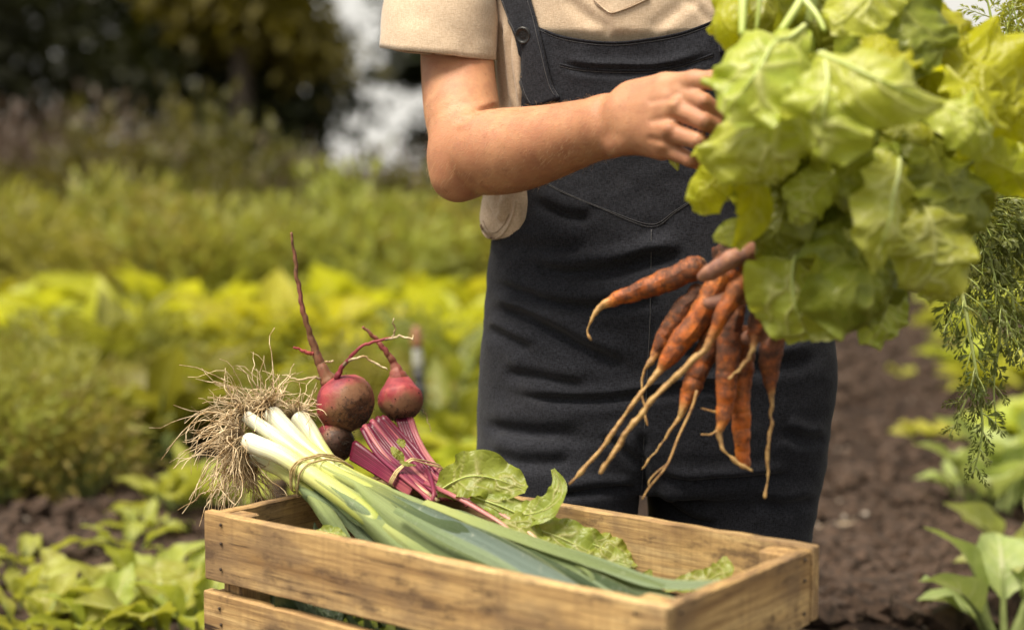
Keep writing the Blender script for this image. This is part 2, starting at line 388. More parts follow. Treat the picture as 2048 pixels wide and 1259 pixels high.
# ------------------------------------------------------------------ materials
class M:
    def __init__(s, name):
        s.m = bpy.data.materials.new(name); s.m.use_nodes = True; s.t = s.m.node_tree; s.t.nodes.clear()
        s.out = s.t.nodes.new('ShaderNodeOutputMaterial')
    def n(s, typ, **k):
        nd = s.t.nodes.new('ShaderNode' + typ)
        for a, v in k.items(): setattr(nd, a, v)
        return nd
    def L(s, a, b): s.t.links.new(a, b)
    def set(s, sock, v):
        if isinstance(v, bpy.types.NodeSocket): s.L(v, sock)
        else: sock.default_value = v
    def math(s, op, a, b=0.0, c=0.0, clamp=False):
        nd = s.n('Math', operation=op, use_clamp=clamp)
        for i, v in enumerate((a, b, c)): s.set(nd.inputs[i], v)
        return nd.outputs[0]
    def coord(s, which='Object', scale=(1, 1, 1), loc=None):
        tc = s.n('TexCoord'); mp = s.n('Mapping'); s.L(tc.outputs[which], mp.inputs['Vector']); mp.inputs['Scale'].default_value = scale
        if loc is not None: s.set(mp.inputs['Location'], loc)
        return mp.outputs['Vector']
    def noise(s, vec, scale=5, detail=4, rough=0.55, dist=0.0):
        nd = s.n('TexNoise'); s.L(vec, nd.inputs['Vector'])
        for k, v in (('Scale', scale), ('Detail', detail), ('Roughness', rough), ('Distortion', dist)): nd.inputs[k].default_value = v
        return nd.outputs['Fac']
    def ramp(s, fac, stops, interp='LINEAR'):
        nd = s.n('ValToRGB'); nd.color_ramp.interpolation = interp; s.L(fac, nd.inputs['Fac']); e = nd.color_ramp.elements
        while len(e) < len(stops): e.new(0.5)
        for i, (p, c) in enumerate(stops): e[i].position = p; e[i].color = (*c, 1) if len(c) == 3 else c
        return nd.outputs['Color']
    def fac(s, v, lo, hi):
        nd = s.n('MapRange', clamp=True); s.set(nd.inputs['Value'], v); nd.inputs['From Min'].default_value = lo; nd.inputs['From Max'].default_value = hi
        return nd.outputs['Result']
    def mix(s, f, a, b, blend='MIX'):
        nd = s.n('Mix', data_type='RGBA', blend_type=blend); s.set(nd.inputs['Factor'], f)
        for k, v in (('A', a), ('B', b)):
            if isinstance(v, tuple): v = (*v, 1) if len(v) == 3 else v
            s.set(nd.inputs[k], v)
        return nd.outputs['Result']
    def bump(s, h, strength=0.3, dist=0.01, norm=None):
        nd = s.n('Bump'); s.L(h, nd.inputs['Height']); nd.inputs['Strength'].default_value = strength; nd.inputs['Distance'].default_value = dist
        if norm is not None: s.L(norm, nd.inputs['Normal'])
        return nd.outputs['Normal']
    def attr(s, name):
        nd = s.n('Attribute', attribute_name=name); return nd.outputs['Fac']
    def uvs(s):
        u = s.n('UVMap'); x = s.n('SeparateXYZ'); s.L(u.outputs['UV'], x.inputs[0]); return x.outputs[0], x.outputs[1]
    def rand(s): return s.n('ObjectInfo').outputs['Random']
    def pbsdf(s, col, rough=0.6, norm=None, sss=0.0, radius=(1, .3, .15), spec=0.5, sheen=0.0, scale=0.01):
        b = s.n('BsdfPrincipled'); s.set(b.inputs['Base Color'], (*col, 1) if isinstance(col, tuple) else col); s.set(b.inputs['Roughness'], rough)
        b.inputs['Specular IOR Level'].default_value = spec
        if sss: b.inputs['Subsurface Weight'].default_value = sss; b.inputs['Subsurface Radius'].default_value = radius; b.inputs['Subsurface Scale'].default_value = scale
        if sheen: b.inputs['Sheen Weight'].default_value = sheen; b.inputs['Sheen Roughness'].default_value = 0.5
        if norm is not None: s.L(norm, b.inputs['Normal'])
        return b.outputs['BSDF']
    def done(s, sh): s.L(sh, s.out.inputs['Surface']); return s.m

def leaf_mat(name, col, vein, tcol, nvein=7, skew=0.17, trans=0.45, rough=0.45, var=0.12, spots=None, midw=0.045, vstr=0.75, bumpd=0.0015, dist=0.7, att=False):
    m = M(name); u, v = m.uvs()
    a = m.math('ABSOLUTE', m.math('SUBTRACT', u, 0.5))                      # 0 centre .. 0.5 edge
    oc = m.coord('Object'); nz = m.noise(oc, 55, 3); nl = m.noise(oc, 14, 3)
    q = m.math('SUBTRACT', m.math('MULTIPLY', v, float(nvein)), m.math('MULTIPLY', a, nvein * skew * 4))
    q = m.math('ADD', q, m.math('MULTIPLY', m.math('SUBTRACT', nl, 0.5), dist))
    fr = m.math('MULTIPLY', m.math('ABSOLUTE', m.math('SUBTRACT', m.math('FRACT', q), 0.5)), 2.0)
    lat = m.fac(fr, 0.80, 0.97); lat = m.math('MULTIPLY', lat, m.fac(a, 0.5, 0.1))
    mid = m.fac(m.math('SUBTRACT', a, m.math('MULTIPLY', m.math('SUBTRACT', 1.0, v), midw)), 0.022, 0.004)
    vm = m.math('MULTIPLY', m.math('MAXIMUM', m.math('MULTIPLY', lat, 0.7), mid), vstr)
    if att: vm = m.math('MULTIPLY', m.attr('vein'), vstr)
    vo = m.n('TexVoronoi', feature='DISTANCE_TO_EDGE'); m.L(oc, vo.inputs['Vector']); vo.inputs['Scale'].default_value = 120
    fine = m.fac(vo.outputs['Distance'], 0.0, 0.25)
    rn = m.rand()
    hv = m.n('HueSaturation'); hv.inputs['Color'].default_value = (*col, 1)
    m.L(m.math('ADD', 0.5 - var * 0.12, m.math('MULTIPLY', rn, var * 0.24)), hv.inputs['Hue'])
    m.L(m.math('ADD', 1 - var, m.math('MULTIPLY', m.math('ADD', m.math('MULTIPLY', rn, 0.8), nl), var * 1.2)), hv.inputs['Value'])
    c = hv.outputs['Color']
    c = m.mix(m.fac(nz, 0.35, 0.75), c, m.mix(0.75, c, tuple(x * 1.45 for x in col)))
    if spots: c = m.mix(m.math('MULTIPLY', m.fac(m.noise(oc, spots[1], 5, 0.65), spots[2], spots[2] + 0.07), spots[3]), c, spots[0])
    c = m.mix(vm, c, vein)
    h = m.math('ADD', m.math('MULTIPLY', vm, 1.0), m.math('ADD', m.math('MULTIPLY', fine, 0.35), m.math('MULTIPLY', nz, 0.5)))
    nb = m.bump(h, 0.55, bumpd)
    p = m.pbsdf(c, rough, nb, spec=0.4)
    t = m.n('BsdfTranslucent'); m.set(t.inputs['Color'], m.mix(m.math('MULTIPLY', vm, 0.5), m.mix(0.55, tcol, c), vein)); m.L(nb, t.inputs['Normal'])
    ms = m.n('MixShader'); ms.inputs[0].default_value = trans; m.L(p, ms.inputs[1]); m.L(t.outputs[0], ms.inputs[2])
    return m.done(ms.outputs[0])

MT = {}
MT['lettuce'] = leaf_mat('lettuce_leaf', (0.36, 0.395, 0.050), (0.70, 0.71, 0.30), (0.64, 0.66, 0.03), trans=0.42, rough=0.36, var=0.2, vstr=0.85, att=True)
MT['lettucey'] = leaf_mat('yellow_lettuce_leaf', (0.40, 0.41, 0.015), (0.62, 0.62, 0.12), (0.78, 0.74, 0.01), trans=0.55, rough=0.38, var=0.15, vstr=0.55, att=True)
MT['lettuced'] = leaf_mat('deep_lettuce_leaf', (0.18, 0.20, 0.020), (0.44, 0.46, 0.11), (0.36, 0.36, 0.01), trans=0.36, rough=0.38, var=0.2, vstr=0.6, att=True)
MT['beetleaf'] = leaf_mat('beet_leaf', (0.205, 0.245, 0.032), (0.55, 0.50, 0.24), (0.48, 0.50, 0.03), nvein=6, trans=0.36, rough=0.40, spots=((0.05, 0.04, 0.02), 120, 0.63, 0.8), vstr=.7, att=True)
MT['crop'] = leaf_mat('bright_crop_leaf', (0.38, 0.38, 0.025), (0.56, 0.56, 0.13), (0.76, 0.72, 0.02), nvein=5, trans=0.48, var=0.25)
MT['cropg'] = leaf_mat('green_crop_leaf', (0.15, 0.155, 0.020), (0.32, 0.32, 0.08), (0.38, 0.37, 0.02), nvein=5, trans=0.42, var=0.35)
MT['lowleaf'] = leaf_mat('young_lettuce_leaf', (0.37, 0.39, 0.05), (0.62, 0.62, 0.22), (0.66, 0.66, 0.03), nvein=5, trans=0.45, var=0.25)
MT['weed'] = leaf_mat('pale_weed_leaf', (0.235, 0.225, 0.034), (0.42, 0.40, 0.12), (0.46, 0.44, 0.05), nvein=5, trans=0.42, var=0.55)
MT['seedling'] = leaf_mat('seedling_leaf', (0.30, 0.33, 0.055), (0.58, 0.60, 0.24), (0.58, 0.58, 0.03), nvein=5, trans=0.42, var=0.25)
MT['brassica'] = leaf_mat('brassica_leaf', (0.34, 0.39, 0.13), (0.62, 0.64, 0.38), (0.50, 0.56, 0.06), nvein=5, trans=0.36, var=0.2)
MT['kale'] = leaf_mat('kale_leaf', (0.065, 0.092, 0.045), (0.25, 0.32, 0.18), (0.10, 0.16, 0.04), nvein=6, trans=0.2, rough=0.5)
MT['bush'] = leaf_mat('olive_bush_leaf', (0.085, 0.080, 0.018), (0.18, 0.16, 0.05), (0.20, 0.18, 0.015), nvein=4, trans=0.35, var=0.4)
MT['brownbush'] = leaf_mat('brown_bush_leaf', (0.085, 0.058, 0.040), (0.16, 0.12, 0.08), (0.13, 0.085, 0.05), nvein=4, trans=0.3, var=0.3)
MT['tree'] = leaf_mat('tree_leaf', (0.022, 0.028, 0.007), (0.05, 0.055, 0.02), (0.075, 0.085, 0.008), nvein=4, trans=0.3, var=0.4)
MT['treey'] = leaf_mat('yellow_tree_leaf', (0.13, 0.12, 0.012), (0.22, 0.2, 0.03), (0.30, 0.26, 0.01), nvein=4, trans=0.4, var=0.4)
MT['carrottopy'] = leaf_mat('pale_carrot_top_leaf', (0.32, 0.34, 0.04), (0.4, 0.42, 0.1), (0.62, 0.60, 0.03), nvein=3, trans=0.5, rough=0.4, var=0.3)
MT['carrottop'] = leaf_mat('carrot_top_leaf', (0.115, 0.135, 0.028), (0.22, 0.25, 0.06), (0.32, 0.34, 0.02), nvein=3, trans=0.4, rough=0.4, var=0.3)

def simple(name, c1, c2, scale=30, rough=0.7, bumps=0.4, bd=0.002, spec=0.4, stretch=(1, 1, 1), lo=0.35, hi=0.65):
    m = M(name); o = m.coord('Object', stretch); f = m.noise(o, scale, 5, 0.6)
    return m.done(m.pbsdf(m.mix(m.fac(f, lo, hi), c1, c2), rough, m.bump(f, bumps, bd), spec=spec))
MT['bark'] = simple('bark', (0.05, 0.04, 0.03), (0.16, 0.13, 0.10), 12, 0.9, 0.8, 0.02, stretch=(1, 1, .25))
MT['stem'] = simple('plant_stem', (0.12, 0.16, 0.04), (0.24, 0.28, 0.09), 20)
MT['pipe'] = simple('black_pipe', (0.012, 0.013, 0.015), (0.03, 0.03, 0.033), 40, 0.5)
MT['copper'] = simple('orange_cap', (0.22, 0.10, 0.05), (0.30, 0.15, 0.08), 40, 0.5)
MT['greyplastic'] = simple('grey_fitting', (0.25, 0.26, 0.24), (0.36, 0.36, 0.33), 40, 0.5)
MT['nail'] = simple('rusty_nail', (0.02, 0.015, 0.012), (0.07, 0.045, 0.03), 300, 0.6)
MT['chip'] = simple('straw_chip', (0.22, 0.15, 0.09), (0.42, 0.31, 0.20), 60, 0.8)
MT['stick'] = simple('dry_stick', (0.30, 0.23, 0.15), (0.48, 0.38, 0.27), 25, 0.8)
MT['stone'] = simple('pale_pebble', (0.20, 0.17, 0.14), (0.33, 0.28, 0.23), 40, 0.8)
MT['twine'] = simple('raffia', (0.36, 0.25, 0.10), (0.62, 0.50, 0.26), 250, 0.7, 0.5, 0.0006, stretch=(1, 1, 1))
def rootmat():
    m = M('leek_root'); o = m.coord('Object'); u, v = m.uvs(); f = m.noise(o, 70, 4); c = m.mix(m.fac(f, 0.38, 0.58), (0.34, 0.22, 0.10), (0.78, 0.64, 0.42))
    c = m.mix(m.math('MULTIPLY', m.fac(m.math('ADD', v, m.math('MULTIPLY', m.math('SUBTRACT', m.noise(o, 45, 3), 0.5), 0.8)), 0.42, 0.08), 0.85), c, (0.075, 0.045, 0.022))
    return m.done(m.pbsdf(c, 0.75, spec=0.3))
MT['root'] = rootmat()
MT['dirt'] = simple('clinging_soil', (0.012, 0.008, 0.006), (0.05, 0.033, 0.022), 300, 0.95, 0.8, 0.002)
MT['clod'] = simple('soil_clod', (0.018, 0.011, 0.007), (0.075, 0.046, 0.030), 60, 0.95, 0.8, 0.004)
MT['button'] = simple('black_button', (0.016, 0.017, 0.018), (0.03, 0.03, 0.03), 90, 0.38)
MT['thread'] = simple('black_thread', (0.035, 0.036, 0.04), (0.07, 0.07, 0.075), 400, 0.8)
MT['armhair'] = simple('fine_golden_hair', (0.50, 0.34, 0.18), (0.72, 0.55, 0.32), 60, 0.5)
MT['hair'] = simple('brown_hair', (0.05, 0.03, 0.018), (0.12, 0.07, 0.04), 200, 0.5)

def soil():
    m = M('soil'); o = m.coord('Object'); a = m.noise(o, 1.3, 4); b = m.noise(o, 26, 8, 0.7); c = m.noise(o, 130, 4, 0.7)
    vo = m.n('TexVoronoi'); m.L(o, vo.inputs['Vector']); vo.inputs['Scale'].default_value = 38
    col = m.ramp(b, [(0.36, (0.010, 0.006, 0.004)), (0.5, (0.036, 0.021, 0.014)), (0.64, (0.100, 0.062, 0.040))])
    col = m.mix(m.math('MULTIPLY', m.fac(a, 0.45, 0.6), 0.35), col, (0.085, 0.055, 0.036))
    col = m.mix(m.math('MULTIPLY', m.fac(m.noise(o, 60, 2), 0.66, 0.70), 0.6), col, (0.30, 0.22, 0.15))
    h = m.math('ADD', m.math('ADD', b, m.math('MULTIPLY', c, 0.4)), m.math('MULTIPLY', vo.outputs['Distance'], 0.7))
    return m.done(m.pbsdf(col, 0.95, m.bump(h, 1.0, 0.03), spec=0.2))
MT['soil'] = soil()

def wood(name, dark=1.0):
    m = M(name); tc = m.n('TexCoord'); rnd = m.rand()
    cx = m.n('CombineXYZ'); m.L(m.math('MULTIPLY', rnd, 37.0), cx.inputs[0]); m.L(m.math('MULTIPLY', rnd, 11.0), cx.inputs[1]); m.L(m.math('MULTIPLY', rnd, 5.0), cx.inputs[2])
    ad = m.n('VectorMath', operation='ADD'); m.L(tc.outputs['Object'], ad.inputs[0]); m.L(cx.outputs[0], ad.inputs[1]); o = ad.outputs[0]
    def st(x, y, z):
        mp = m.n('Mapping'); m.L(o, mp.inputs['Vector']); mp.inputs['Scale'].default_value = (x, y, z); return mp.outputs['Vector']
    g1 = m.noise(st(1.2, 16, 16), 2.4, 6, 0.65, 0.6)
    g2 = m.noise(st(3.5, 110, 110), 2.0, 5, 0.65, 0.3)
    g3 = m.noise(st(14, 340, 340), 1.5, 3, 0.6)
    bl = m.noise(st(9, 14, 14), 1.2, 4, 0.6)
    col = m.ramp(g1, [(0.34, (0.22, 0.125, 0.050)), (0.45, (0.42, 0.265, 0.110)), (0.55, (0.56, 0.37, 0.155)), (0.66, (0.66, 0.47, 0.22))])
    col = m.mix(m.math('MULTIPLY', m.fac(g2, 0.46, 0.58), 0.52), col, (0.23, 0.13, 0.055))
    col = m.mix(m.math('MULTIPLY', m.fac(g3, 0.50, 0.62), 0.30), col, (0.15, 0.09, 0.045))
    saw = m.noise(st(150, 5, 5), 1.0, 2, 0.5)                                # saw marks across the board
    col = m.mix(m.math('MULTIPLY', m.fac(saw, 0.50, 0.62), 0.20), col, (0.20, 0.12, 0.06))
    col = m.mix(m.math('MULTIPLY', m.fac(bl, 0.47, 0.60), 0.60), col, (0.19, 0.125, 0.072))   # grey weathering
    col = m.mix(m.math('MULTIPLY', m.fac(m.noise(st(14, 30, 30), 1.3, 6, 0.72), 0.53, 0.64), 0.72), col, (0.085, 0.052, 0.032))
    col = m.mix(m.math('MULTIPLY', m.fac(m.noise(st(5, 160, 160), 1.6, 4, 0.7), 0.60, 0.66), 0.8), col, (0.055, 0.032, 0.020))
    vo = m.n('TexVoronoi'); m.L(st(6.5, 13, 13), vo.inputs['Vector']); vo.inputs['Scale'].default_value = 1.0; vo.inputs['Randomness'].default_value = 1.0
    kn = m.math('ADD', vo.outputs['Distance'], m.math('MULTIPLY', m.math('SUBTRACT', g2, 0.5), 0.22))
    keep = m.fac(vo.outputs['Color'], 0.50, 0.51)
    col = m.mix(m.math('MULTIPLY', m.math('MULTIPLY', m.fac(kn, 0.34, 0.10), keep), 0.6), col, (0.17, 0.085, 0.04))
    col = m.mix(m.math('MULTIPLY', m.math('MULTIPLY', m.fac(kn, 0.13, 0.08), keep), 0.95), col, (0.028, 0.015, 0.010))
    if dark != 1.0: col = m.mix(1.0, col, (dark, dark * .95, dark * .9), 'MULTIPLY')
    h = m.math('ADD', m.math('ADD', g2, m.math('MULTIPLY', g3, 0.6)), m.math('MULTIPLY', saw, 0.5))
    return m.done(m.pbsdf(col, 0.72, m.bump(h, 0.45, 0.0012), spec=0.3))
MT['wood'] = wood('crate_wood')

def skin():
    m = M('skin'); o = m.coord('Object'); a = m.noise(o, 9, 3); b = m.noise(o, 55, 4); c = m.noise(o, 700, 3, 0.7); f = m.noise(o, 210, 2)
    col = m.ramp(a, [(0.4, (0.43, 0.195, 0.098)), (0.6, (0.55, 0.285, 0.150))])
    col = m.mix(m.math('MULTIPLY', m.fac(b, 0.42, 0.66), 0.55), col, (0.36, 0.145, 0.080))
    col = m.mix(m.math('MULTIPLY', m.fac(f, 0.62, 0.72), 0.35), col, (0.26, 0.115, 0.06))
    vo = m.n('TexVoronoi'); m.L(o, vo.inputs['Vector']); vo.inputs['Scale'].default_value = 900
    dirt = m.math('MULTIPLY', m.attr('dirt'), m.fac(m.noise(o, 60, 5, 0.7), 0.25, 0.6))
    col = m.mix(m.math('MULTIPLY', dirt, 0.85), col, (0.15, 0.072, 0.062))
    nb = m.bump(m.math('ADD', m.math('MULTIPLY', c, 0.6), m.math('ADD', vo.outputs['Distance'], m.math('MULTIPLY', b, 1.2))), 0.35, 0.0009)
    return m.done(m.pbsdf(col, m.math('ADD', 0.42, m.math('MULTIPLY', c, 0.2)), nb, sss=0.25, radius=(1, 0.35, 0.2), scale=0.006, spec=0.45))
MT['skin'] = skin()

def cloth(name, c1, c2, dens, dirt=None, weave=0.5, sheen=0.2, rough=0.85, fuzz=0.35):
    m = M(name); o = m.coord('Object')
    a = m.noise(o, 4, 3); b = m.noise(o, 45, 4, 0.6); f = m.noise(m.coord('Object', (dens, dens * .3, dens * .25)), 1.0, 2, 0.6); g = m.noise(m.coord('Object', (dens * .22, dens * .3, dens)), 1.0, 2, 0.6)
    w = m.math('ADD', f, g)
    col = m.mix(m.fac(w, 0.75, 1.25), c1, c2)
    col = m.mix(m.math('MULTIPLY', m.fac(b, 0.40, 0.75), fuzz), col, tuple(0.6 * x for x in c1))
    if dirt: col = m.mix(m.math('MULTIPLY', m.fac(m.noise(o, 13, 5, 0.6), 0.56, 0.75), dirt[1]), col, dirt[0])
    h = m.math('ADD', m.math('MULTIPLY', w, 0.5), m.math('MULTIPLY', b, 0.6))
    nb = m.bump(h, weave, 0.0012); nb = m.bump(a, 0.25, 0.02, nb)
    return m.done(m.pbsdf(col, rough, nb, spec=0.15, sheen=sheen))
MT['teestitch'] = simple('beige_thread', (0.26, 0.19, 0.125), (0.34, 0.26, 0.18), 300, 0.9)
MT['tee'] = cloth('beige_cotton', (0.46, 0.345, 0.235), (0.60, 0.475, 0.345), 900, sheen=0.25, fuzz=0.2)
MT['denim'] = cloth('charcoal_denim', (0.0078, 0.0083, 0.0112), (0.030, 0.032, 0.041), 1000, dirt=((0.045, 0.044, 0.048), 0.22), sheen=0.06, rough=0.9, fuzz=.15)

def carrot():
    m = M('carrot'); o = m.coord('Object'); u, v = m.uvs(); a = m.noise(o, 28, 5, 0.65); b = m.noise(o, 110, 5, 0.7)
    ring = m.noise(m.coord('UV', (1.5, 60, 1)), 1.0, 3, 0.6)
    tail = m.attr('tail')
    col = m.ramp(a, [(0.3, (0.46, 0.10, 0.010)), (0.5, (0.64, 0.165, 0.014)), (0.66, (0.78, 0.26, 0.025))])
    col = m.mix(tail, col, (0.50, 0.32, 0.12))
    pt = m.noise(o, 80, 8, 0.8)
    d = m.math('ADD', m.math('MULTIPLY', pt, 0.85), m.math('ADD', m.math('MULTIPLY', b, 0.25), m.math('MULTIPLY', ring, 0.10)))
    ds = m.math('ADD', d, m.math('MULTIPLY', m.attr('soil'), 0.30))
    col = m.mix(m.math('MULTIPLY', m.fac(ds, 0.54, 0.80), 0.75), col, (0.17, 0.045, 0.014))
    df = m.math('MULTIPLY', m.fac(ds, 0.63, 0.88), 0.94)
    col = m.mix(df, col, (0.055, 0.028, 0.019))
    nb = m.bump(m.math('ADD', m.math('MULTIPLY', ring, 0.5), m.math('ADD', pt, m.math('MULTIPLY', b, 0.5))), 0.6, 0.0016)
    return m.done(m.pbsdf(col, m.math('ADD', 0.42, m.math('MULTIPLY', df, 0.4)), nb, sss=0.12, radius=(1, .35, .1), scale=0.004, spec=0.4))
MT['carrot'] = carrot()
def beet():
    m = M('beet_skin'); o = m.coord('Object'); a = m.noise(o, 22, 5, 0.6); b = m.noise(o, 120, 6, 0.7); so = m.attr('soil')
    col = m.ramp(a, [(0.38, (0.15, 0.016, 0.030)), (0.52, (0.32, 0.050, 0.056)), (0.75, (0.54, 0.17, 0.125))])
    col = m.mix(m.fac(m.math('ADD', so, m.math('MULTIPLY', m.math('SUBTRACT', a, 0.5), 1.3)), 0.22, 0.52), col, (0.20, 0.095, 0.05))
    col = m.mix(m.math('MULTIPLY', m.fac(m.math('ADD', so, m.math('MULTIPLY', m.math('SUBTRACT', b, 0.5), 1.6)), 0.58, 0.86), 0.92), col, (0.045, 0.023, 0.015))
    col = m.mix(m.math('MULTIPLY', m.fac(b, 0.55, 0.66), 0.55), col, (0.08, 0.032, 0.022))
    return m.done(m.pbsdf(col, 0.55, m.bump(m.math('ADD', b, a), 0.5, 0.0016), sss=0.06, radius=(1, .2, .2), scale=0.004, spec=0.35))
MT['beet'] = beet()
def stalk(name, ca, cb, cc):
    m = M(name); o = m.coord('Object'); u, v = m.uvs(); f = m.noise(m.coord('UV', (9, 1.2, 1)), 1.0, 4, 0.6); r = m.rand()
    t = m.math('ADD', v, m.math('MULTIPLY', m.math('SUBTRACT', r, 0.5), 0.5))
    col = m.ramp(t, [(0.0, ca), (0.6, cb), (1.0, cc)])
    col = m.mix(m.math('MULTIPLY', m.fac(f, 0.48, 0.68), 0.28), col, cc)
    col = m.mix(m.math('MULTIPLY', m.fac(m.noise(o, 90, 5, 0.7), 0.64, 0.72), 0.6), col, (0.05, 0.02, 0.02))
    return m.done(m.pbsdf(col, 0.38, m.bump(f, 0.5, 0.001), sss=0.08, radius=(1, .3, .3), scale=0.003, spec=0.5))
MT['beetstem'] = stalk('beet_stem', (0.075, 0.0015, 0.016), (0.15, 0.006, 0.042), (0.30, 0.075, 0.085))
MT['beetstem2'] = stalk('pale_beet_stem', (0.26, 0.04, 0.075), (0.40, 0.15, 0.14), (0.52, 0.38, 0.22))
MT['leafstem'] = stalk('leaf_stalk', (0.50, 0.55, 0.22), (0.42, 0.50, 0.14), (0.34, 0.42, 0.08))
def leekshaft():
    m = M('leek_shaft'); u, v = m.uvs(); o = m.coord('Object'); s1 = m.noise(m.coord('UV', (26, 0.5, 1)), 1.0, 4, 0.6); s2 = m.noise(m.coord('UV', (80, 1.5, 1)), 1.0, 2)
    t = m.math('ADD', v, m.math('MULTIPLY', m.math('SUBTRACT', s1, 0.5), 0.22))
    col = m.ramp(t, [(0.0, (0.80, 0.78, 0.66)), (0.16, (0.80, 0.79, 0.58)), (0.36, (0.62, 0.63, 0.26)), (0.66, (0.44, 0.47, 0.12)), (0.95, (0.30, 0.35, 0.08))])
    col = m.mix(m.math('MULTIPLY', m.fac(s2, 0.47, 0.6), 0.4), col, (0.36, 0.40, 0.12))
    col = m.mix(m.math('MULTIPLY', m.fac(m.noise(o, 75, 6, 0.7), 0.62, 0.70), 0.65), col, (0.16, 0.12, 0.06))
    return m.done(m.pbsdf(col, 0.38, m.bump(m.math('ADD', s1, s2), 0.25, 0.0008), sss=0.2, radius=(.7, 1, .4), scale=0.005, spec=0.5))
MT['leekshaft'] = leekshaft()
def leekleaf(name, cols, spot=0.0):
    m = M(name); u, v = m.uvs(); o = m.coord('Object'); s1 = m.noise(m.coord('UV', (30, 0.3, 1)), 1.0, 4, 0.65); s2 = m.noise(m.coord('UV', (90, 0.6, 1)), 1.0, 2); r = m.rand()
    t = m.math('ADD', v, m.math('MULTIPLY', m.math('SUBTRACT', s1, 0.5), 0.6)); t = m.math('ADD', t, m.math('MULTIPLY', m.math('SUBTRACT', r, 0.5), 0.12))
    col = m.ramp(t, [(0.0, cols[0]), (0.25, cols[1]), (0.6, cols[2]), (1.0, cols[3])])
    col = m.mix(m.math('MULTIPLY', m.fac(s2, 0.45, 0.6), 0.55), col, tuple(min(1, x * 1.6 + .02) for x in cols[2]))
    ed = m.math('ABSOLUTE', m.math('SUBTRACT', u, 0.5)); col = m.mix(m.math('MULTIPLY', m.fac(ed, 0.475, 0.50), 0.45), col, (0.50, 0.54, 0.25))
    fl = m.noise(o, 34, 3); col = m.mix(m.math('MULTIPLY', m.fac(m.noise(o, 190, 4, 0.7), 0.56, 0.66), m.math('ADD', 0.05, m.math('MULTIPLY', m.fac(fl, 0.5, 0.62), 0.35 + spot))), col, (0.46, 0.48, 0.38))
    nb = m.bump(m.math('ADD', s1, s2), 0.7, 0.0012)
    p = m.pbsdf(col, 0.5, nb, spec=0.3); tr = m.n('BsdfTranslucent'); m.set(tr.inputs['Color'], m.mix(0.5, col, (0.35, 0.42, 0.06)))
    ms = m.n('MixShader'); ms.inputs[0].default_value = 0.22; m.L(p, ms.inputs[1]); m.L(tr.outputs[0], ms.inputs[2]); return m.done(ms.outputs[0])
MT['leekleaf'] = leekleaf('leek_leaf', [(0.48, 0.52, 0.17), (0.30, 0.36, 0.13), (0.165, 0.215, 0.085), (0.12, 0.165, 0.07)])
MT['leekdark'] = leekleaf('dark_leek_leaf', [(0.36, 0.40, 0.11), (0.07, 0.105, 0.038), (0.042, 0.068, 0.028), (0.04, 0.062, 0.03)])
MT['leekgrey'] = leekleaf('speckled_leek_leaf', [(0.20, 0.27, 0.14), (0.13, 0.18, 0.14), (0.14, 0.19, 0.16), (0.18, 0.24, 0.18)], 0.45)
MT['leekblue'] = leekleaf('pale_leek_leaf', [(0.19, 0.25, 0.09), (0.16, 0.22, 0.10), (0.19, 0.25, 0.14), (0.24, 0.29, 0.17)])
# ------------------------------------------------------------------ ground
def ground_z(x, y):
    x = np.asarray(x, float); y = np.asarray(y, float)
    p = np.stack([x, y, 0 * x], -1)
    near = np.exp(-((np.hypot(x, y - 2.5)) / 9) ** 2)
    z = 0.022 * fbm(p * 2.2, 3, 3) + 0.010 * fbm(p * 11, 8, 3)
    rest = np.exp(-(((x - 0.12) / 0.55) ** 2 + ((y - 1.65) / 0.55) ** 2) ** 2)
    z = z * near * (1 - 0.85 * rest)
    z = z + 0.10 * np.clip((y - 7) / 20, 0, 1)
    return z
ys = np.r_[np.arange(-2, 0.8, 0.2), np.arange(0.8, 5.0, 0.022), np.geomspace(5.0, 700, 90)]
xs0 = np.r_[-np.geomspace(600, 2.6, 50), np.arange(-2.5, 2.5, 0.03), np.geomspace(2.6, 600, 50)]
XX, YY = np.meshgrid(xs0, ys, indexing='ij')
gv = np.stack([XX, YY, ground_z(XX, YY)], -1).reshape(-1, 3)
tag(mk('soil_ground', gv, grid_faces(len(xs0), len(ys))[:, ::-1], MT['soil']), 'dark brown tilled garden soil', None, None, 'structure')

def scatter_bits(name, mat, label, n, region, size, seed, flat=1.0, rod=False, kind='stuff', lift=0.3):
    r = np.random.default_rng(seed); mb = MB(); units = [blob_unit(k) for k in range(8)]; Vs = []; Fs = []; c = 0
    PT = A([G(r.uniform(q[0], q[1]), q[2] + (q[3] - q[2]) * r.uniform() ** 0.8) for q in (region[r.integers(len(region))] for _ in range(n))]); GZ = ground_z(PT[:, 0], PT[:, 1])
    for g, z in zip(PT, GZ):
        s = size[0] * (size[1] / size[0]) ** (r.uniform() ** 2.2)
        V, F = units[r.integers(8)]
        a = r.uniform(0, 6.28); R = A([[math.cos(a), -math.sin(a), 0], [math.sin(a), math.cos(a), 0], [0, 0, 1]])
        sc = A([s, s * (0.22 if rod else 1), s * flat * (0.22 if rod else 1)])
        W = (V * sc) @ R.T
        Vs.append(W + A([g[0], g[1], z + sc[2] * lift])); Fs += [[i + c for i in f] for f in F]; c += 12
    return tag(mk(name, np.vstack(Vs), Fs, mat, smooth=False), label, None, None, kind)
REG = [(1560, 2080, 640, 800), (1560, 2080, 800, 1275), (1560, 2080, 950, 1275), (1600, 2080, 1050, 1275), (-30, 460, 870, 1270), (-30, 460, 1000, 1270), (230, 900, 880, 1010)]
scatter_bits('soil_clods', MT['clod'], 'loose crumbs and clods of dark soil', 11000, REG, (0.0035, 0.042), 21)
scatter_bits('straw_bits', MT['chip'], 'scattered bits of straw and wood chip on the soil', 900, REG, (0.006, 0.034), 22, 0.8, True, lift=0.9)
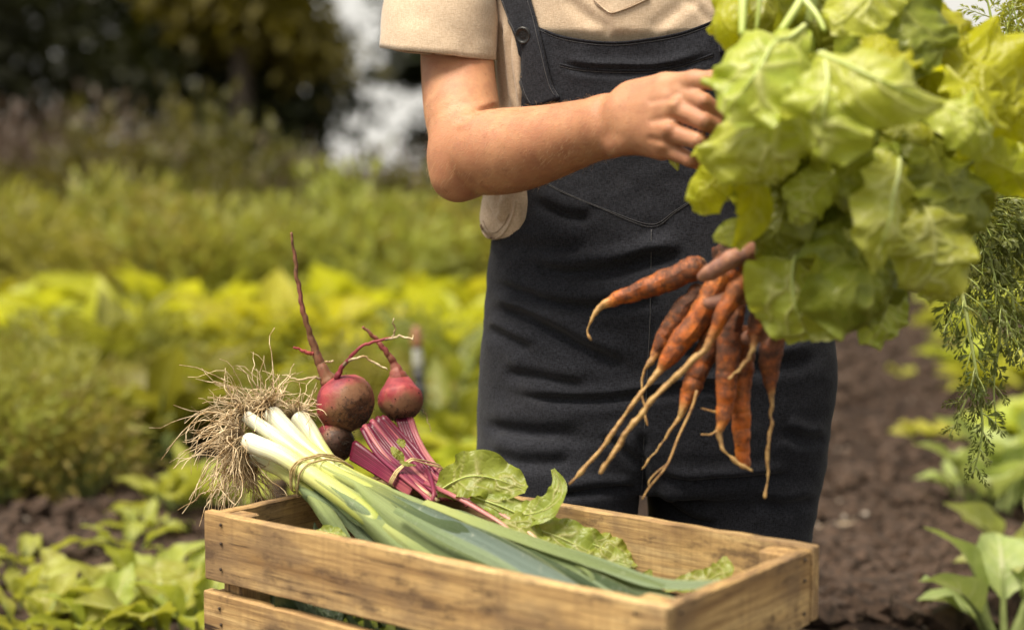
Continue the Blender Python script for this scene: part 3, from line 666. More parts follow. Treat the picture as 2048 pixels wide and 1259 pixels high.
scatter_bits('pale_pebbles', MT['stone'], 'small pale stones lying in the soil', 700, REG, (0.004, 0.015), 23, 0.7, lift=0.5)

# ------------------------------------------------------------------ vegetation builders
def leafcloud(c, dirs, size, seed, aspect=0.5, droop=0.2):
    """many small folded leaves: c (n,3) positions, dirs (n,3) pointing, size (n,)"""
    r = np.random.default_rng(seed); n = len(c); d = nrm(dirs); q = nrm(r.normal(size=(n, 3)) + A([0, 0, 1.2]))
    s = nrm(np.cross(d, q)); u = np.cross(s, d); L = size[:, None]; w = L * aspect * 0.5
    base = c; mid = c + d * L * 0.5 + u * L * 0.06; tip = c + d * L - u * L * droop
    l = mid + s * w + u * w * 0.35; rr = mid - s * w + u * w * 0.35
    l2 = c + d * L * 0.8 + s * w * 0.6 - u * L * droop * .5; r2 = c + d * L * 0.8 - s * w * 0.6 - u * L * droop * .5
    V = np.stack([base, mid, tip, l, l2, rr, r2], 1).reshape(-1, 3); o = np.arange(n)[:, None] * 7
    F = np.concatenate([o + A([[0, 3, 1, 1]])[:, :3].tolist(), o + A([[0, 1, 5]])], 0).tolist() + np.concatenate([o + A([[1, 3, 4, 2]]), o + A([[1, 2, 6, 5]])], 0).tolist()
    uv = np.tile(A([[.5, 0], [.5, .5], [.5, 1], [0, .5], [.15, .8], [1, .5], [.85, .8]]), (n, 1))
    return V, F, uv
def stalk_tube(mb, pts, rad, n=8, seg=6): mb.add(*ctube(pts, rad, n, seg))
def rosette(seed, n, length, width, mat, petiole=0.35, up=(0.5, 1.3), ruf=0.15, cup=0.25, edge=0.1, nu=10, nv=7):
    """leafy plant at the origin: foliage + stalks"""
    r = np.random.default_rng(seed); fo, st = MB(), MB()
    for k in range(n):
        a = k * 2.4 + r.uniform(-.4, .4); el = r.uniform(*up) * (1 - 0.3 * k / n) + 0.25 * k / n; L = length * r.uniform(0.65, 1.1)
        h = A([math.cos(a), math.sin(a), 0]); z = A([0, 0, 1.0])
        p0 = h * 0.008; p1 = p0 + (h * math.cos(el) + z * math.sin(el)) * L * petiole
        el2 = el - r.uniform(0.05, 0.4); p2 = p1 + (h * math.cos(el2) + z * math.sin(el2)) * L * 0.35
        el3 = el2 - r.uniform(0.3, 0.9); p3 = p2 + (h * math.cos(el3) + z * math.sin(el3)) * L * (0.65 - petiole * .7)
        W = width * L / length * r.uniform(0.8, 1.15)
        side = nrm(np.cross(h, z)); nn = z * 0.9 - h * 0.7 + side * r.uniform(-.5, .5)
        V, F, uv = leaf([p1 * .9 + p0 * .1, p1 * .4 + p2 * .6, p2 * .7 + p3 * .3, p3], [W * .12, W * .85, W, W * .55, W * .06], nn, nu, nv, cup, ruf, 2.6, seed=seed * 50 + k, edge=edge)
        fo.add(V, F, uv); stalk_tube(st, [p0, p1 * .5 + p0 * .5 + h * .004, p1, p1 * .4 + p2 * .6], [0.012 * L / .3, .009 * L / .3, .007 * L / .3, .002], 6, 5)
    return fo, st
PROTO = {}
def proto(key, name, fo, st, fm, sm):
    root = bpy.data.objects.new(name, None); root.empty_display_size = 0.02
    f = bpy.data.objects.new('foliage', mesh_data('foliage', np.vstack(fo.V), fo.F, np.vstack(fo.uv))); f.data.materials.append(fm)
    s = bpy.data.objects.new('stem', mesh_data('stem', np.vstack(st.V), st.F, np.vstack(st.uv))); s.data.materials.append(sm)
    PROTO[key] = (root, f, s)
def plant(key, loc, rz, sc, label, cat, group):
    r0, f0, s0 = PROTO[key]; r = r0.copy(); COL.objects.link(r); r.location = tuple(loc); r.rotation_euler = (0, 0, rz)
    r.scale = (sc, sc, sc) if np.isscalar(sc) else sc; tag(r, label, cat, group)
    for q in (f0, s0): c = q.copy(); COL.objects.link(c); c.parent = r
    return r
def gz(p): return A([p[0], p[1], float(ground_z(A([p[0]]), A([p[1]]))[0]) - 0.004])

# --- bush prototypes
def bush(seed, nclump, nleaf, size, leafs, asp=0.5, height=1.0, spread=0.5):
    r = np.random.default_rng(seed); fo, st = MB(), MB(); C, D, S = [], [], []
    for k in range(nclump):
        a = r.uniform(0, 6.28); rad = spread * math.sqrt(r.uniform()) ; z = height * (0.25 + 0.75 * r.uniform() ** 0.8) * (1 - 0.45 * (rad / spread) ** 2)
        c = A([rad * math.cos(a), rad * math.sin(a), z]); m = int(nleaf * r.uniform(.6, 1.4)); q = r.normal(0, size, (m, 3))
        C.append(c + q); D.append(nrm(q + A([0, 0, .4 * size]) + (c - A([0, 0, height * .4])) * .4)); S.append(r.uniform(.6, 1.3, m) * leafs)
        stalk_tube(st, [A([0.1 * rad * math.cos(a + 1), .1 * rad * math.sin(a + 1), 0]), c * A([.5, .5, .45]), c], [.012 * height, .008 * height, .003 * height], 6, 5)
    fo.add(*leafcloud(np.vstack(C), np.vstack(D), np.concatenate(S), seed, asp)); return fo, st
for k in range(3):
    proto('olive%d' % k, 'olive_shrub', *bush(60 + k, 26, 60, 0.10, 0.085, .5, 1.0, .55), MT['bush'], MT['bark'])
    proto('brown%d' % k, 'brown_shrub', *bush(70 + k, 24, 60, 0.11, 0.08, .4, 1.0, .55), MT['brownbush'], MT['bark'])
    proto('weed%d' % k, 'tall_weed', *bush(80 + k, 22, 40, 0.055, 0.055, .4, .55, .26), MT['weed'], MT['stem'])
    proto('chard%d' % k, 'yellow_green_chard', *rosette(30 + k, 24, 0.40, 0.075, MT['crop'], .38, (.8, 1.45), .3, .3, .2), MT['crop'], MT['stem'])
    proto('green%d' % k, 'leafy_crop_plant', *rosette(40 + k, 22, 0.34, 0.05, MT['cropg'], .35, (.7, 1.4), .3, .3, .2), MT['cropg'], MT['stem'])
    proto('low%d' % k, 'low_lettuce', *rosette(100 + k, 18, 0.20, 0.06, MT['crop'], .25, (.4, 1.3), .3, .35, .2), MT['lowleaf'], MT['stem'])
    proto('seed%d' % k, 'turnip_seedling', *rosette(110 + k, 9, 0.125, 0.028, MT['seedling'], .42, (.5, 1.3), .22, .3, .22, 18, 11), MT['seedling'], MT['stem'])
    proto('brass%d' % k, 'cabbage_seedling', *rosette(120 + k, 7, 0.175, 0.050, MT['brassica'], .45, (.75, 1.4), .16, .35, .14, 14, 9), MT['brassica'], MT['stem'])
r_ = np.random.default_rng(77)
ORD = ['first', 'second', 'third', 'fourth', 'fifth', 'sixth', 'seventh', 'eighth', 'ninth', 'tenth', 'eleventh', 'twelfth', 'thirteenth', 'fourteenth']
def row(keys, n, x0, x1, d0, d1, s0, s1, label, cat, group, tall=1.0):
    for i in range(n):
        px = x0 + (x1 - x0) * ((i + r_.uniform(.1, .9)) / n); d = r_.uniform(d0, d1); p = P(px, 600, d); p[2] = 0
        s = r_.uniform(s0, s1); plant(keys[i % len(keys)], gz(p), r_.uniform(0, 6.28), (s, s, s * tall), label if n > 14 else label + ', ' + ORD[i] + ' from the left', cat, group)
K = lambda k: [k + str(i) for i in range(3)]
# far brown and olive shrubs
row(K('brown'), 7, -60, 330, 8.4, 10.5, .75, 1.05, 'blurred purplish brown shrub on the left below the dark trees', 'shrub', 'brown shrubs at the left edge')
row(K('olive'), 9, 60, 520, 6.8, 8.6, 0.6, 1.0, 'blurred olive green shrub below the dark trees', 'shrub', 'olive shrubs')
row(K('brown'), 9, 420, 1010, 8.4, 10, 0.6, 0.85, 'blurred brown shrub left of the elbow under the bright sky gap', 'shrub', 'brown shrubs under the sky gap')
row(K('olive'), 4, 690, 900, 6.9, 7.6, .55, .7, 'blurred olive shrub beside the forearm', 'shrub', 'olive shrubs near the elbow')
# tall pale weeds
row(K('weed'), 52, -600, 1020, 5.4, 6.6, .95, 1.25, 'blurred pale green weed growing in the band below the shrubs', 'weed', 'pale weeds in the middle distance')
# bright yellow-green crop
row(K('chard'), 60, -560, 780, 4.1, 7.0, 0.5, 1.3, 'blurred bright yellow green leafy crop in the sunny row', 'chard', 'bright yellow green crop row')
row(K('chard'), 7, 720, 1010, 5.0, 5.6, 0.8, 1.0, 'blurred yellow green crop plant left of the dungarees', 'chard', 'yellow green crop near the dungarees')
row(K('chard'), 12, 520, 1010, 4.5, 5.8, 0.85, 1.2, 'blurred yellow plant in the bright patch beyond the beetroots', 'chard', 'yellow plants beyond the beetroots')
row(K('chard'), 8, -40, 460, 5.6, 6.8, 0.9, 1.2, 'blurred tall yellow green plant rising above the pale weeds', 'chard', 'tall yellow plants among the weeds')
row(K('green'), 56, -560, 940, 3.5, 6.0, 0.5, 1.2, 'blurred mid green leafy plant behind the beetroots', 'crop plant', 'green crop plants behind the crate')
row(K('weed'), 14, 20, 900, 3.6, 4.4, .35, .6, 'blurred thin green weed among the crop behind the beetroots', 'weed', 'weeds among the crop')
row(K('weed'), 7, -50, 200, 3.1, 3.8, .38, .6, 'blurred olive weed at the left edge beyond the seedlings', 'weed', 'weeds at the left edge')
row(K('low'), 9, 830, 1010, 2.95, 3.5, .8, 1.05, 'blurred pale lettuce growing between the beetroots and the dungarees', 'lettuce', 'young lettuces behind the crate')
row(K('low'), 5, 560, 800, 3.1, 3.5, .6, .8, 'blurred low green plant behind the leek and beetroot bunch', 'lettuce', 'low plants behind the bunches')
# near left seedlings
for i, (px, py, s) in enumerate(sorted([(20, 1215, 1.1), (60, 1265, 1.0), (95, 1240, .9), (150, 1200, 1.0), (235, 1225, 1.1), (300, 1190, 1.1), (370, 1215, 1.3), (330, 1270, 1.3), (400, 1275, 1.2), (50, 1150, .9), (255, 1130, .8), (200, 1275, 1.0)])):
    plant('seed%d' % (i % 3), gz(G(px, py)), r_.uniform(0, 6.28), s, 'bright green seedling in the soil left of the crate, ' + ORD[i] + ' from the left', 'seedling', 'seedlings left of the crate')
for i, (px, py, s) in enumerate(sorted([(330, 1040, 1.15), (385, 1045, 1.2), (430, 1030, 1.1), (290, 1085, .8), (470, 1020, 1.0)])):
    plant('seed%d' % (i % 3), gz(G(px, py)), r_.uniform(0, 6.28), s, 'blurred bright seedling beyond the hanging leek roots, ' + ORD[i] + ' from the left', 'seedling', 'seedlings behind the leek roots')
# right hand row
for i, (px, py, s) in enumerate([(2085, 1225, 1.1), (2010, 1290, 1.1), (2050, 1140, 1.05)]):
    plant('brass%d' % i, gz(G(px, py)), [2.2, 0.6, 3.9][i], s, ['pale cabbage seedling at the right edge just below the hanging carrot tops', 'pale cabbage seedling in the bottom right corner', 'pale cabbage seedling at the right edge above the corner one'][i], 'seedling', None)
for i, (px, py, s) in enumerate([(1930, 1000, .8), (1985, 1040, 1.25), (2050, 1010, 1.4)]):
    plant('brass%d' % i, gz(G(px, py)), r_.uniform(0, 6), s, 'blurred cabbage seedling behind the tip of the carrot tops, ' + ORD[i] + ' from the left', 'seedling', 'cabbage seedlings behind the carrot tops')
for i, (px, py, s) in enumerate(sorted([(1850, 878, .5), (2000, 880, .8), (2060, 890, .9), (1965, 790, .8), (1915, 735, .8), (1930, 680, .9), (1985, 720, .9), (1890, 650, .9), (2050, 780, .9), (1920, 620, 1.2), (2010, 630, 1.2), (1800, 755, .35)])):
    plant('low%d' % (i % 3), gz(G(px, py)), r_.uniform(0, 6), s, 'blurred bright yellow green plant right of the dungarees, ' + ORD[i] + ' from the left', 'lettuce', 'bright plants in the right row')
row(K('weed'), 14, 1500, 2150, 8.5, 11, 1.0, 1.4, 'blurred weed far behind the lettuce', 'weed', 'weeds far behind the lettuce')
row(K('olive'), 8, 1000, 2200, 12, 15, 1.0, 1.5, 'blurred shrub far behind the person', 'shrub', 'shrubs far behind the person')

# --- trees
def tree(x, y, h, crown_lo, rad, seed, mat, label, lean=0.0, nlimb=14, nl=620, leafs=0.17):
    r = np.random.default_rng(seed); base = gz(A([x, y, 0])); t = empty('tree', base, label, 'tree', None)
    top = base + A([lean, 0, h]); mid = base + A([lean * .3, .1, h * .5])
    tr = MB(); tr.add(*ctube([base - A([0, 0, .1]), base + A([0, 0, .3]), mid, top], [.16, .12, .09, .02], 16, 10)); C, D, S = [], [], []; lm = MB()
    for k in range(nlimb):
        f = crown_lo + (1 - crown_lo) * (k + r.uniform()) / nlimb; o = base + (mid - base) * min(1, f * 2) + (top - mid) * max(0, f * 2 - 1)
        a = k * 2.4 + r.uniform(-.5, .5); L = rad * (1.05 - .55 * (f - crown_lo)) * r.uniform(.7, 1.1)
        e = o + A([math.cos(a) * L, math.sin(a) * L, L * r.uniform(-.15, .45)]); m = (o + e) / 2 + A([0, 0, .12 * L])
        lm.add(*ctube([o, m, e], [.045, .03, .01], 8, 6))
        for _ in range(5):
            c = o + (e - o) * r.uniform(.3, 1.08) + r.normal(0, .16 * rad, 3); q = r.normal(0, .17 * rad + .05, (nl // 5, 3)) * A([1, 1, .7])
            C.append(c + q); D.append(nrm(q + r.normal(0, .2, q.shape) - A([0, 0, .1]))); S.append(r.uniform(.6, 1.3, len(q)) * leafs)
    tr.build('trunk', MT['bark'], t); lm.build('limb', MT['bark'], t)
    cr = MB(); cr.add(*leafcloud(np.vstack(C), np.vstack(D), np.concatenate(S), seed, .55)); cr.build('crown', mat, t); return t
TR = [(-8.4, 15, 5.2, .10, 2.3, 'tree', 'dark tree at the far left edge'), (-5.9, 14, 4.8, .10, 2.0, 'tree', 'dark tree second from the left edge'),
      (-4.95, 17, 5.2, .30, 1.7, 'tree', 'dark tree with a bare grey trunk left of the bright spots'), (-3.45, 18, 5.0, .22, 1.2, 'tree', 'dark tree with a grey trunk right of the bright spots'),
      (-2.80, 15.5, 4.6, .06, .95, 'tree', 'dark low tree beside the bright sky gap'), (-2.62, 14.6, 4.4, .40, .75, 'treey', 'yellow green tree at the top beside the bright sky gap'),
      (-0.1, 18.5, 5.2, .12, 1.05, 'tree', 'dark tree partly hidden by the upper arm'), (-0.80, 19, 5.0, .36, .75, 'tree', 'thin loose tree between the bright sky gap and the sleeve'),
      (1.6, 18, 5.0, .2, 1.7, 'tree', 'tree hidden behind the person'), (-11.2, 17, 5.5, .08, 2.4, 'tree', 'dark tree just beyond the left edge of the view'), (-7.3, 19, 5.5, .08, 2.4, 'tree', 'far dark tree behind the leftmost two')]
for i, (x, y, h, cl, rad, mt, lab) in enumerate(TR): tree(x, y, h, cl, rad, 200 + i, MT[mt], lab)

# --- irrigation riser and pipes
b = gz(G(848, 945)); t = empty('irrigation_riser', b, 'blurred black irrigation riser with orange cap right of the beetroots', 'sprinkler')
k = np.linalg.norm(b[:2]); top = P(832, 652, FW @ (b - C0)); ax = (top - b) / np.linalg.norm(top - b); H_ = np.linalg.norm(top - b)
mk('pole', *ctube([b, b + ax * H_ * .55, b + ax * H_ * .72], [.012, .012, .014], 10, 12)[:2], MT['pipe'], t)
mk('collar', *ctube([b + ax * H_ * .5, b + ax * H_ * .62], [.017, .017], 4, 12)[:2], MT['pipe'], t)
mk('nozzle', *ctube([b + ax * H_ * .72, b + ax * H_ * .86], [.014, .012], 5, 12)[:2], MT['greyplastic'], t)
mk('cap', *ctube([b + ax * H_ * .86, b + ax * H_ * .94, b + ax * H_], [.014, .014, .008], 6, 12)[:2], MT['copper'], t)
def pipe_on_ground(pp, rad, label):
    pts = [gz(G(x, y)) + A([0, 0, rad * .8]) for x, y in pp]
    V, F, uv = ctube(pts, [rad] * len(pts), 30, 10); tag(mk('irrigation_pipe', V, F, MT['pipe'], uv=uv, loc=pts[0]), label, 'pipe')
pipe_on_ground([(90, 1275), (170, 1250), (330, 1215), (480, 1190)], .012, 'dark irrigation pipe on the soil at the bottom left')
pipe_on_ground([(1830, 1145), (1900, 1139), (1990, 1140), (2120, 1150)], .006, 'thin dark irrigation pipe on the soil by the cabbage seedlings')
pipe_on_ground([(1870, 925), (1960, 920), (2100, 925)], .012, 'blurred dark irrigation pipe far behind the carrot tops')
for i, (a, b_, rad, lab) in enumerate([((1600, 1075), (1725, 1043), .009, 'pale dry stick on the soil right of the crate, the farther one'), ((1600, 1122), (1690, 1096), .011, 'pale dry stick on the soil right of the crate, the nearer one')]):
    p, q = gz(G(*a)) + A([0, 0, rad]), gz(G(*b_)) + A([0, 0, rad])
    V, F, uv = ctube([p, (p * .6 + q * .4) + A([0, .006, .004]), q], [rad, rad * .9, rad * .6], 12, 8); tag(mk('dry_stick', V, F, MT['stick'], uv=uv, loc=p), lab, 'stick')
# ------------------------------------------------------------------ wooden crate
RIM = 0.34
FL, FR, BR = G(405, 1021, RIM), G(1330, 1214, RIM), G(1641, 1089, RIM)
ex = nrm(FR - FL); ey = nrm(BR - FR - ex * ((BR - FR) @ ex)); CL = np.linalg.norm(FR - FL); CW = (BR - FR) @ ey
ez = A([0, 0, 1.0]); cc = FL + ex * CL / 2 + ey * CW / 2; cang = math.atan2(ex[1], ex[0])
crate = empty('wooden_crate', (cc[0], cc[1], 0.02), 'weathered wooden slatted crate holding the leeks and beetroots', 'crate')
crate.rotation_euler = (0, 0, cang)
TH, PH, GAP = 0.0125, 0.0715, 0.0125
def crate_piece(name, me, loc, rz=0.0, rx=0.0, ry=0.0, mat='wood'):
    o = bpy.data.objects.new(name, me); COL.objects.link(o); o.parent = crate; o.location = loc; o.rotation_euler = (rx, ry, rz)
    if not me.materials: me.materials.append(MT[mat])
    return o
long_me = [mesh_data('plank', *box_mesh(CL, TH, PH, .0014, .0004, 22, 40 + k), smooth=False) for k in range(3)]
end_me = [mesh_data('plank', *box_mesh(CW - 2 * TH - .001, TH, PH, .0014, .0004, 12, 50 + k), smooth=False) for k in range(2)]
z0 = RIM - 0.02 - PH / 2
for lv in range(4):
    z = z0 - lv * (PH + GAP)
    crate_piece('plank', long_me[lv % 3], (0.0015 * (-1) ** lv - .0005 * lv, -CW / 2 + TH / 2, z))
    crate_piece('plank', long_me[(lv + 1) % 3], (0, CW / 2 - TH / 2, z), math.pi)
    for s in (-1, 1):
        crate_piece('plank', end_me[lv % 2], (s * (CL / 2 - TH / 2 - .002), 0, z - .0025), math.pi / 2 * s)
ph = 4 * PH + 3 * GAP - .006
post_me = mesh_data('corner_post', *box_mesh(ph, .027, .027, .0015, .0004, 8, 60), smooth=False)
for sx in (-1, 1):
    for sy in (-1, 1):
        crate_piece('corner_post', post_me, (sx * (CL / 2 - TH - .002 - .0145), sy * (CW / 2 - TH - .0145), RIM - .02 - ph / 2 - .004), ry=math.pi / 2)
bot_me = mesh_data('plank', *box_mesh(CL - 2 * TH - .062, .05, .009, .001, .0003, 10, 61), smooth=False)
nb = int((CW - 2 * TH) // .056)
for k in range(nb): crate_piece('plank', bot_me, (0, -CW / 2 + TH + .03 + k * (CW - 2 * TH - .06) / (nb - 1), 0.008))
V, F, uv = tube([[0, 0, 0], [0, -.0012, 0], [0, -.0016, 0]], [.0017, .0017, .0008], 8)
nail_me = mesh_data('nail', V, F)
for lv in range(2):
    for sx in (-1, 1):
        for dz in (-.022, .004, .024):
            z = z0 - lv * (PH + GAP) + dz + random.uniform(-.003, .003)
            crate_piece('nail', nail_me, (sx * (CL / 2 - TH - .014) + random.uniform(-.003, .003), -CW / 2 - .0002, z), mat='nail')
            o = crate_piece('nail', nail_me, (CL / 2 - .0018, sx * (CW / 2 - TH - .014), z), rz=math.pi / 2, mat='nail')
def CP(u, v, z):
    """crate coordinates: u along the long side 0..1 (left to right), v front 0 .. back 1"""
    p = FL + ex * (CL * u) + ey * (CW * v); return A([p[0], p[1], z])
# ------------------------------------------------------------------ leeks
def PL(l): return [P(*q) for q in l]
TOC = nrm(A([-0.05, -0.62, 0.78]))                       # up and towards the front
def pxw(w, d): return w * d / FP
def root_hairs(base, dirv, n, seed, L=(.04, .10), fan=0.9, grav=0.55, disk=0.006, rad=(.0005, .00085)):
    r = np.random.default_rng(seed); mb = MB(); T = nrm(dirv); a = nrm(np.cross(T, [0.2, 0.3, 1])); b = np.cross(T, a)
    for k in range(n):
        th = r.uniform(0, 6.28); q = math.sqrt(r.uniform()); o = base + (a * math.cos(th) + b * math.sin(th)) * q * disk
        d = nrm(T + (a * math.cos(th) + b * math.sin(th)) * q * fan * r.uniform(.5, 1.6) + r.normal(0, .2, 3)); l = r.uniform(*L) * r.choice([.4, .5, .6, .7, .85, 1.2])
        pts = [o - T * .003]; m = 9; g = grav * r.uniform(0.2, 1.5); wob = r.normal(0, 1, (m, 3)); cur = nrm(r.normal(0, 1, 3)) * r.uniform(0, .35)
        for i in range(m):
            d = nrm(d + A([0, 0, -1]) * g * .24 + wob[i] * .27 + cur * .45); pts.append(pts[-1] + d * l / m)
        rr = r.uniform(*rad); mb.add(*tube(pts, np.linspace(rr, rr * .45, m + 1), 4, cap=False))
    return mb
LEEKS = {}
def leek(key, pts, rpx, label, roots, seed, rdir=None, L=(.04, .1), grav=.55):
    W = PL(pts); R = [pxw(r, p[2]) for r, p in zip(rpx, pts)]
    t = empty('leek', W[0], label, 'leek', 'leeks tied in a bunch'); LEEKS[key] = (t, W, R)
    T0 = nrm(W[0] - W[1]); W2 = [W[0] + T0 * R[0] * .75, W[0] + T0 * R[0] * .45] + W; R2 = [R[0] * .45, R[0] * .82] + R
    Te = nrm(W[-1] - W[-2]); W2 = W2 + [W[-1] + Te * R[-1] * 1.5]; R2[-1] *= .8; R2 = R2 + [R[-1] * .25]
    p, rr = resample(W2, 60, R2); V, F, uv = tube(p, rr[:, 0], 20); mk('shaft', V, F, MT['leekshaft'], t, uv=uv)
    d = T0 if rdir is None else A(rdir, float)
    root_hairs(W[0] + T0 * R[0] * .7, d, roots, seed, L, grav=grav, disk=R[0] * .6).build('roots', MT['root'], t)
    V, F = blob_unit(seed); mk('root_plate', V * R[0] * .62 + W[0] + T0 * R[0] * .62, F, MT['dirt'], t)
    return t
leek('C', [(600, 838, 1.705), (618, 862, 1.698), (640, 895, 1.685), (672, 935, 1.665), (735, 985, 1.625)], [19, 18.5, 15.5, 14, 14], 'leek with a short fat white bulb nearest the beetroots', 112, 303, (-.3, .25, .8), (.03, .07))
leek('B', [(545, 829, 1.690), (566, 853, 1.680), (610, 895, 1.660), (668, 936, 1.635), (725, 968, 1.61), (775, 990, 1.585)], [19, 19.5, 17.5, 17, 19, 22], 'leek with the large white bulb at the top of the bunch', 165, 302, (-.55, .1, .75), (.04, .085))
leek('A', [(494, 834, 1.665), (512, 846, 1.66), (560, 880, 1.645), (620, 922, 1.62), (690, 962, 1.59), (745, 990, 1.565)], [13, 14, 16, 17.5, 19, 23], 'slender leek lying between the thick front leek and the top one', 150, 301, (-.85, -.1, .35))
leek('F', [(530, 882, 1.690), (560, 902, 1.68), (620, 945, 1.655), (700, 1000, 1.60)], [12, 12, 13, 13], 'thin leek mostly hidden behind the thick front leek', 75, 306, (-.8, .1, -.2))
leek('D', [(497, 884, 1.635), (520, 893, 1.628), (565, 912, 1.612), (630, 955, 1.585), (700, 1004, 1.552), (745, 1040, 1.53)], [20, 20, 18.5, 19, 21, 24], 'thick pale leek at the front of the bunch', 195, 304, (-.8, -.25, -.15), (.05, .11), .8)
leek('E', [(507, 917, 1.655), (525, 923, 1.65), (565, 943, 1.63), (605, 973, 1.603), (628, 994, 1.585)], [13.5, 13.5, 13, 14.5, 15], 'lowest leek of the bunch, resting on the crate edge', 165, 305, (-.6, -.2, -.65), (.045, .1), .9)
def leekleaf(key, mat, pts, wpx, normal=TOC, cup=-.25, seed=0, ruf=.02, twist=0.0, nv=17, wrap=True, vee=-.32):
    t, SW, SR = LEEKS[key]; W = PL(pts); w = [pxw(a, p[2]) for a, p in zip(wpx, pts)]
    sp, sr = resample(SW, 60, SR); dd = np.linalg.norm(sp - W[0], axis=1); i = int(np.argmin(dd))
    if dd[i] < .03 and wrap:                               # the blade grows out of the shaft and sheathes it
        j = max(0, i - 16); q = nrm(A(normal, float)); r1, r0 = sr[i, 0], sr[j, 0]; Ts = nrm(sp[i] - sp[j]); q = nrm(q - Ts * (q @ Ts))
        W = [sp[j] + q * r0 * 1.03, sp[i] + q * r1 * 1.08] + [p + q * r1 * f for p, f in zip(W[1:], (.7, .3, 0, 0, 0, 0, 0, 0))]; w = [r0 * 1.0, max(r1 * 1.12, w[0])] + w[1:]; cup = [-1.0, -1.0] + list(cup if hasattr(cup, '__len__') else [cup])[1:]
    V, F, uv = leaf(W, w, normal, 40, nv, cup, ruf, 2.0, seed=seed, twist=twist, vee=vee); return mk('leaf', V, F, MT[mat], t, uv=uv)
F1 = nrm(A([-.25, -.75, .6])); F2 = nrm(A([.15, -.55, .83])); F3 = nrm(A([-.35, -.85, .35]))
leekleaf('A', 'leekleaf', [(705, 968, 1.572), (745, 1000, 1.545), (790, 1035, 1.515), (860, 1088, 1.475), (960, 1145, 1.42), (1060, 1200, 1.37)], [20, 28, 38, 44, 42, 34], F1, [-.75, -.4, -.2, -.15], 1)
leekleaf('B', 'leekleaf', [(715, 962, 1.598), (775, 985, 1.57), (860, 1015, 1.535), (980, 1062, 1.485), (1100, 1110, 1.43), (1190, 1150, 1.395), (1290, 1200, 1.36)], [22, 33, 38, 38, 32, 26, 14], F2, [-.8, -.35, -.2, -.2], 2)
leekleaf('B', 'leekgrey', [(770, 992, 1.555), (850, 1028, 1.51), (960, 1082, 1.45), (1070, 1140, 1.40), (1150, 1185, 1.365), (1230, 1240, 1.33)], [8, 15, 19, 20, 18, 10], F1, [.7, .6, .5, .5], 3)
leekleaf('A', 'leekdark', [(760, 1008, 1.555), (860, 1060, 1.50), (980, 1115, 1.44), (1100, 1185, 1.385), (1160, 1230, 1.355)], [18, 38, 48, 46, 30], F3, [-.3, .1, .2, .1], 4)
leekleaf('C', 'leekdark', [(725, 975, 1.625), (800, 1000, 1.595), (920, 1040, 1.55), (1040, 1090, 1.50), (1150, 1130, 1.45)], [15, 24, 28, 26, 18], F2, [-.4, .2, .2, .2], 5)
leekleaf('D', 'leekleaf', [(705, 1008, 1.548), (745, 1045, 1.525), (785, 1085, 1.50), (850, 1140, 1.455), (920, 1190, 1.41)], [20, 24, 27, 30, 26], F3, [-.8, -.5, -.3, -.2], 6)
leekleaf('D', 'leekblue', [(742, 1030, 1.545), (790, 1068, 1.518), (850, 1118, 1.475), (920, 1165, 1.435)], [14, 20, 24, 24], F1, [-.4, -.2, 0, 0], 7)
leekleaf('E', 'leekleaf', [(622, 990, 1.588), (652, 1030, 1.562), (672, 1060, 1.55), (692, 1100, 1.535), (700, 1150, 1.52)], [15, 18, 17, 16, 14], F3, [-.8, -.6, -.4, -.3], 8)
leekleaf('E', 'leekblue', [(634, 996, 1.588), (680, 1022, 1.568), (715, 1055, 1.55), (745, 1092, 1.53), (790, 1150, 1.50)], [12, 17, 17, 17, 15], F3, [-.6, -.3, -.2, 0], 9)
leekleaf('F', 'leekdark', [(690, 995, 1.60), (720, 1030, 1.575), (765, 1085, 1.54), (830, 1150, 1.49)], [13, 24, 30, 30], F3, [-.4, -.1, 0, 0], 10)
leekleaf('B', 'leekblue', [(1000, 1062, 1.50), (1110, 1095, 1.455), (1210, 1128, 1.42), (1300, 1160, 1.385), (1380, 1168, 1.355), (1465, 1160, 1.33)], [8, 15, 18, 18, 15, 5], F2, [-.2, .1, .2, .3], 11)
leekleaf('C', 'leekblue', [(1180, 1125, 1.44), (1240, 1150, 1.41), (1300, 1180, 1.38), (1370, 1215, 1.345)], [8, 14, 15, 9], F1, [-.2, -.1, 0, 0], 12)
leekleaf('A', 'leekdark', [(1040, 1100, 1.45), (1120, 1140, 1.415), (1220, 1185, 1.37), (1320, 1225, 1.33)], [16, 26, 28, 16], F1, [.2, .2, .1, 0], 13)
leekleaf('B', 'leekleaf', [(1140, 1122, 1.425), (1172, 1132, 1.405), (1190, 1158, 1.39), (1192, 1205, 1.375)], [10, 12, 10, 7], nrm(A([.6, -.7, .4])), [-.3, -.2, 0, 0], 14)
leekleaf('F', 'leekdark', [(800, 1080, 1.55), (950, 1150, 1.48), (1100, 1210, 1.41), (1250, 1240, 1.36)], [30, 50, 50, 40], TOC, [0, .1, .1, 0], 15)
leekleaf('C', 'leekdark', [(900, 1060, 1.56), (1050, 1120, 1.50), (1200, 1165, 1.44), (1340, 1205, 1.385)], [24, 36, 36, 22], TOC, [0, .1, .1, 0], 16)

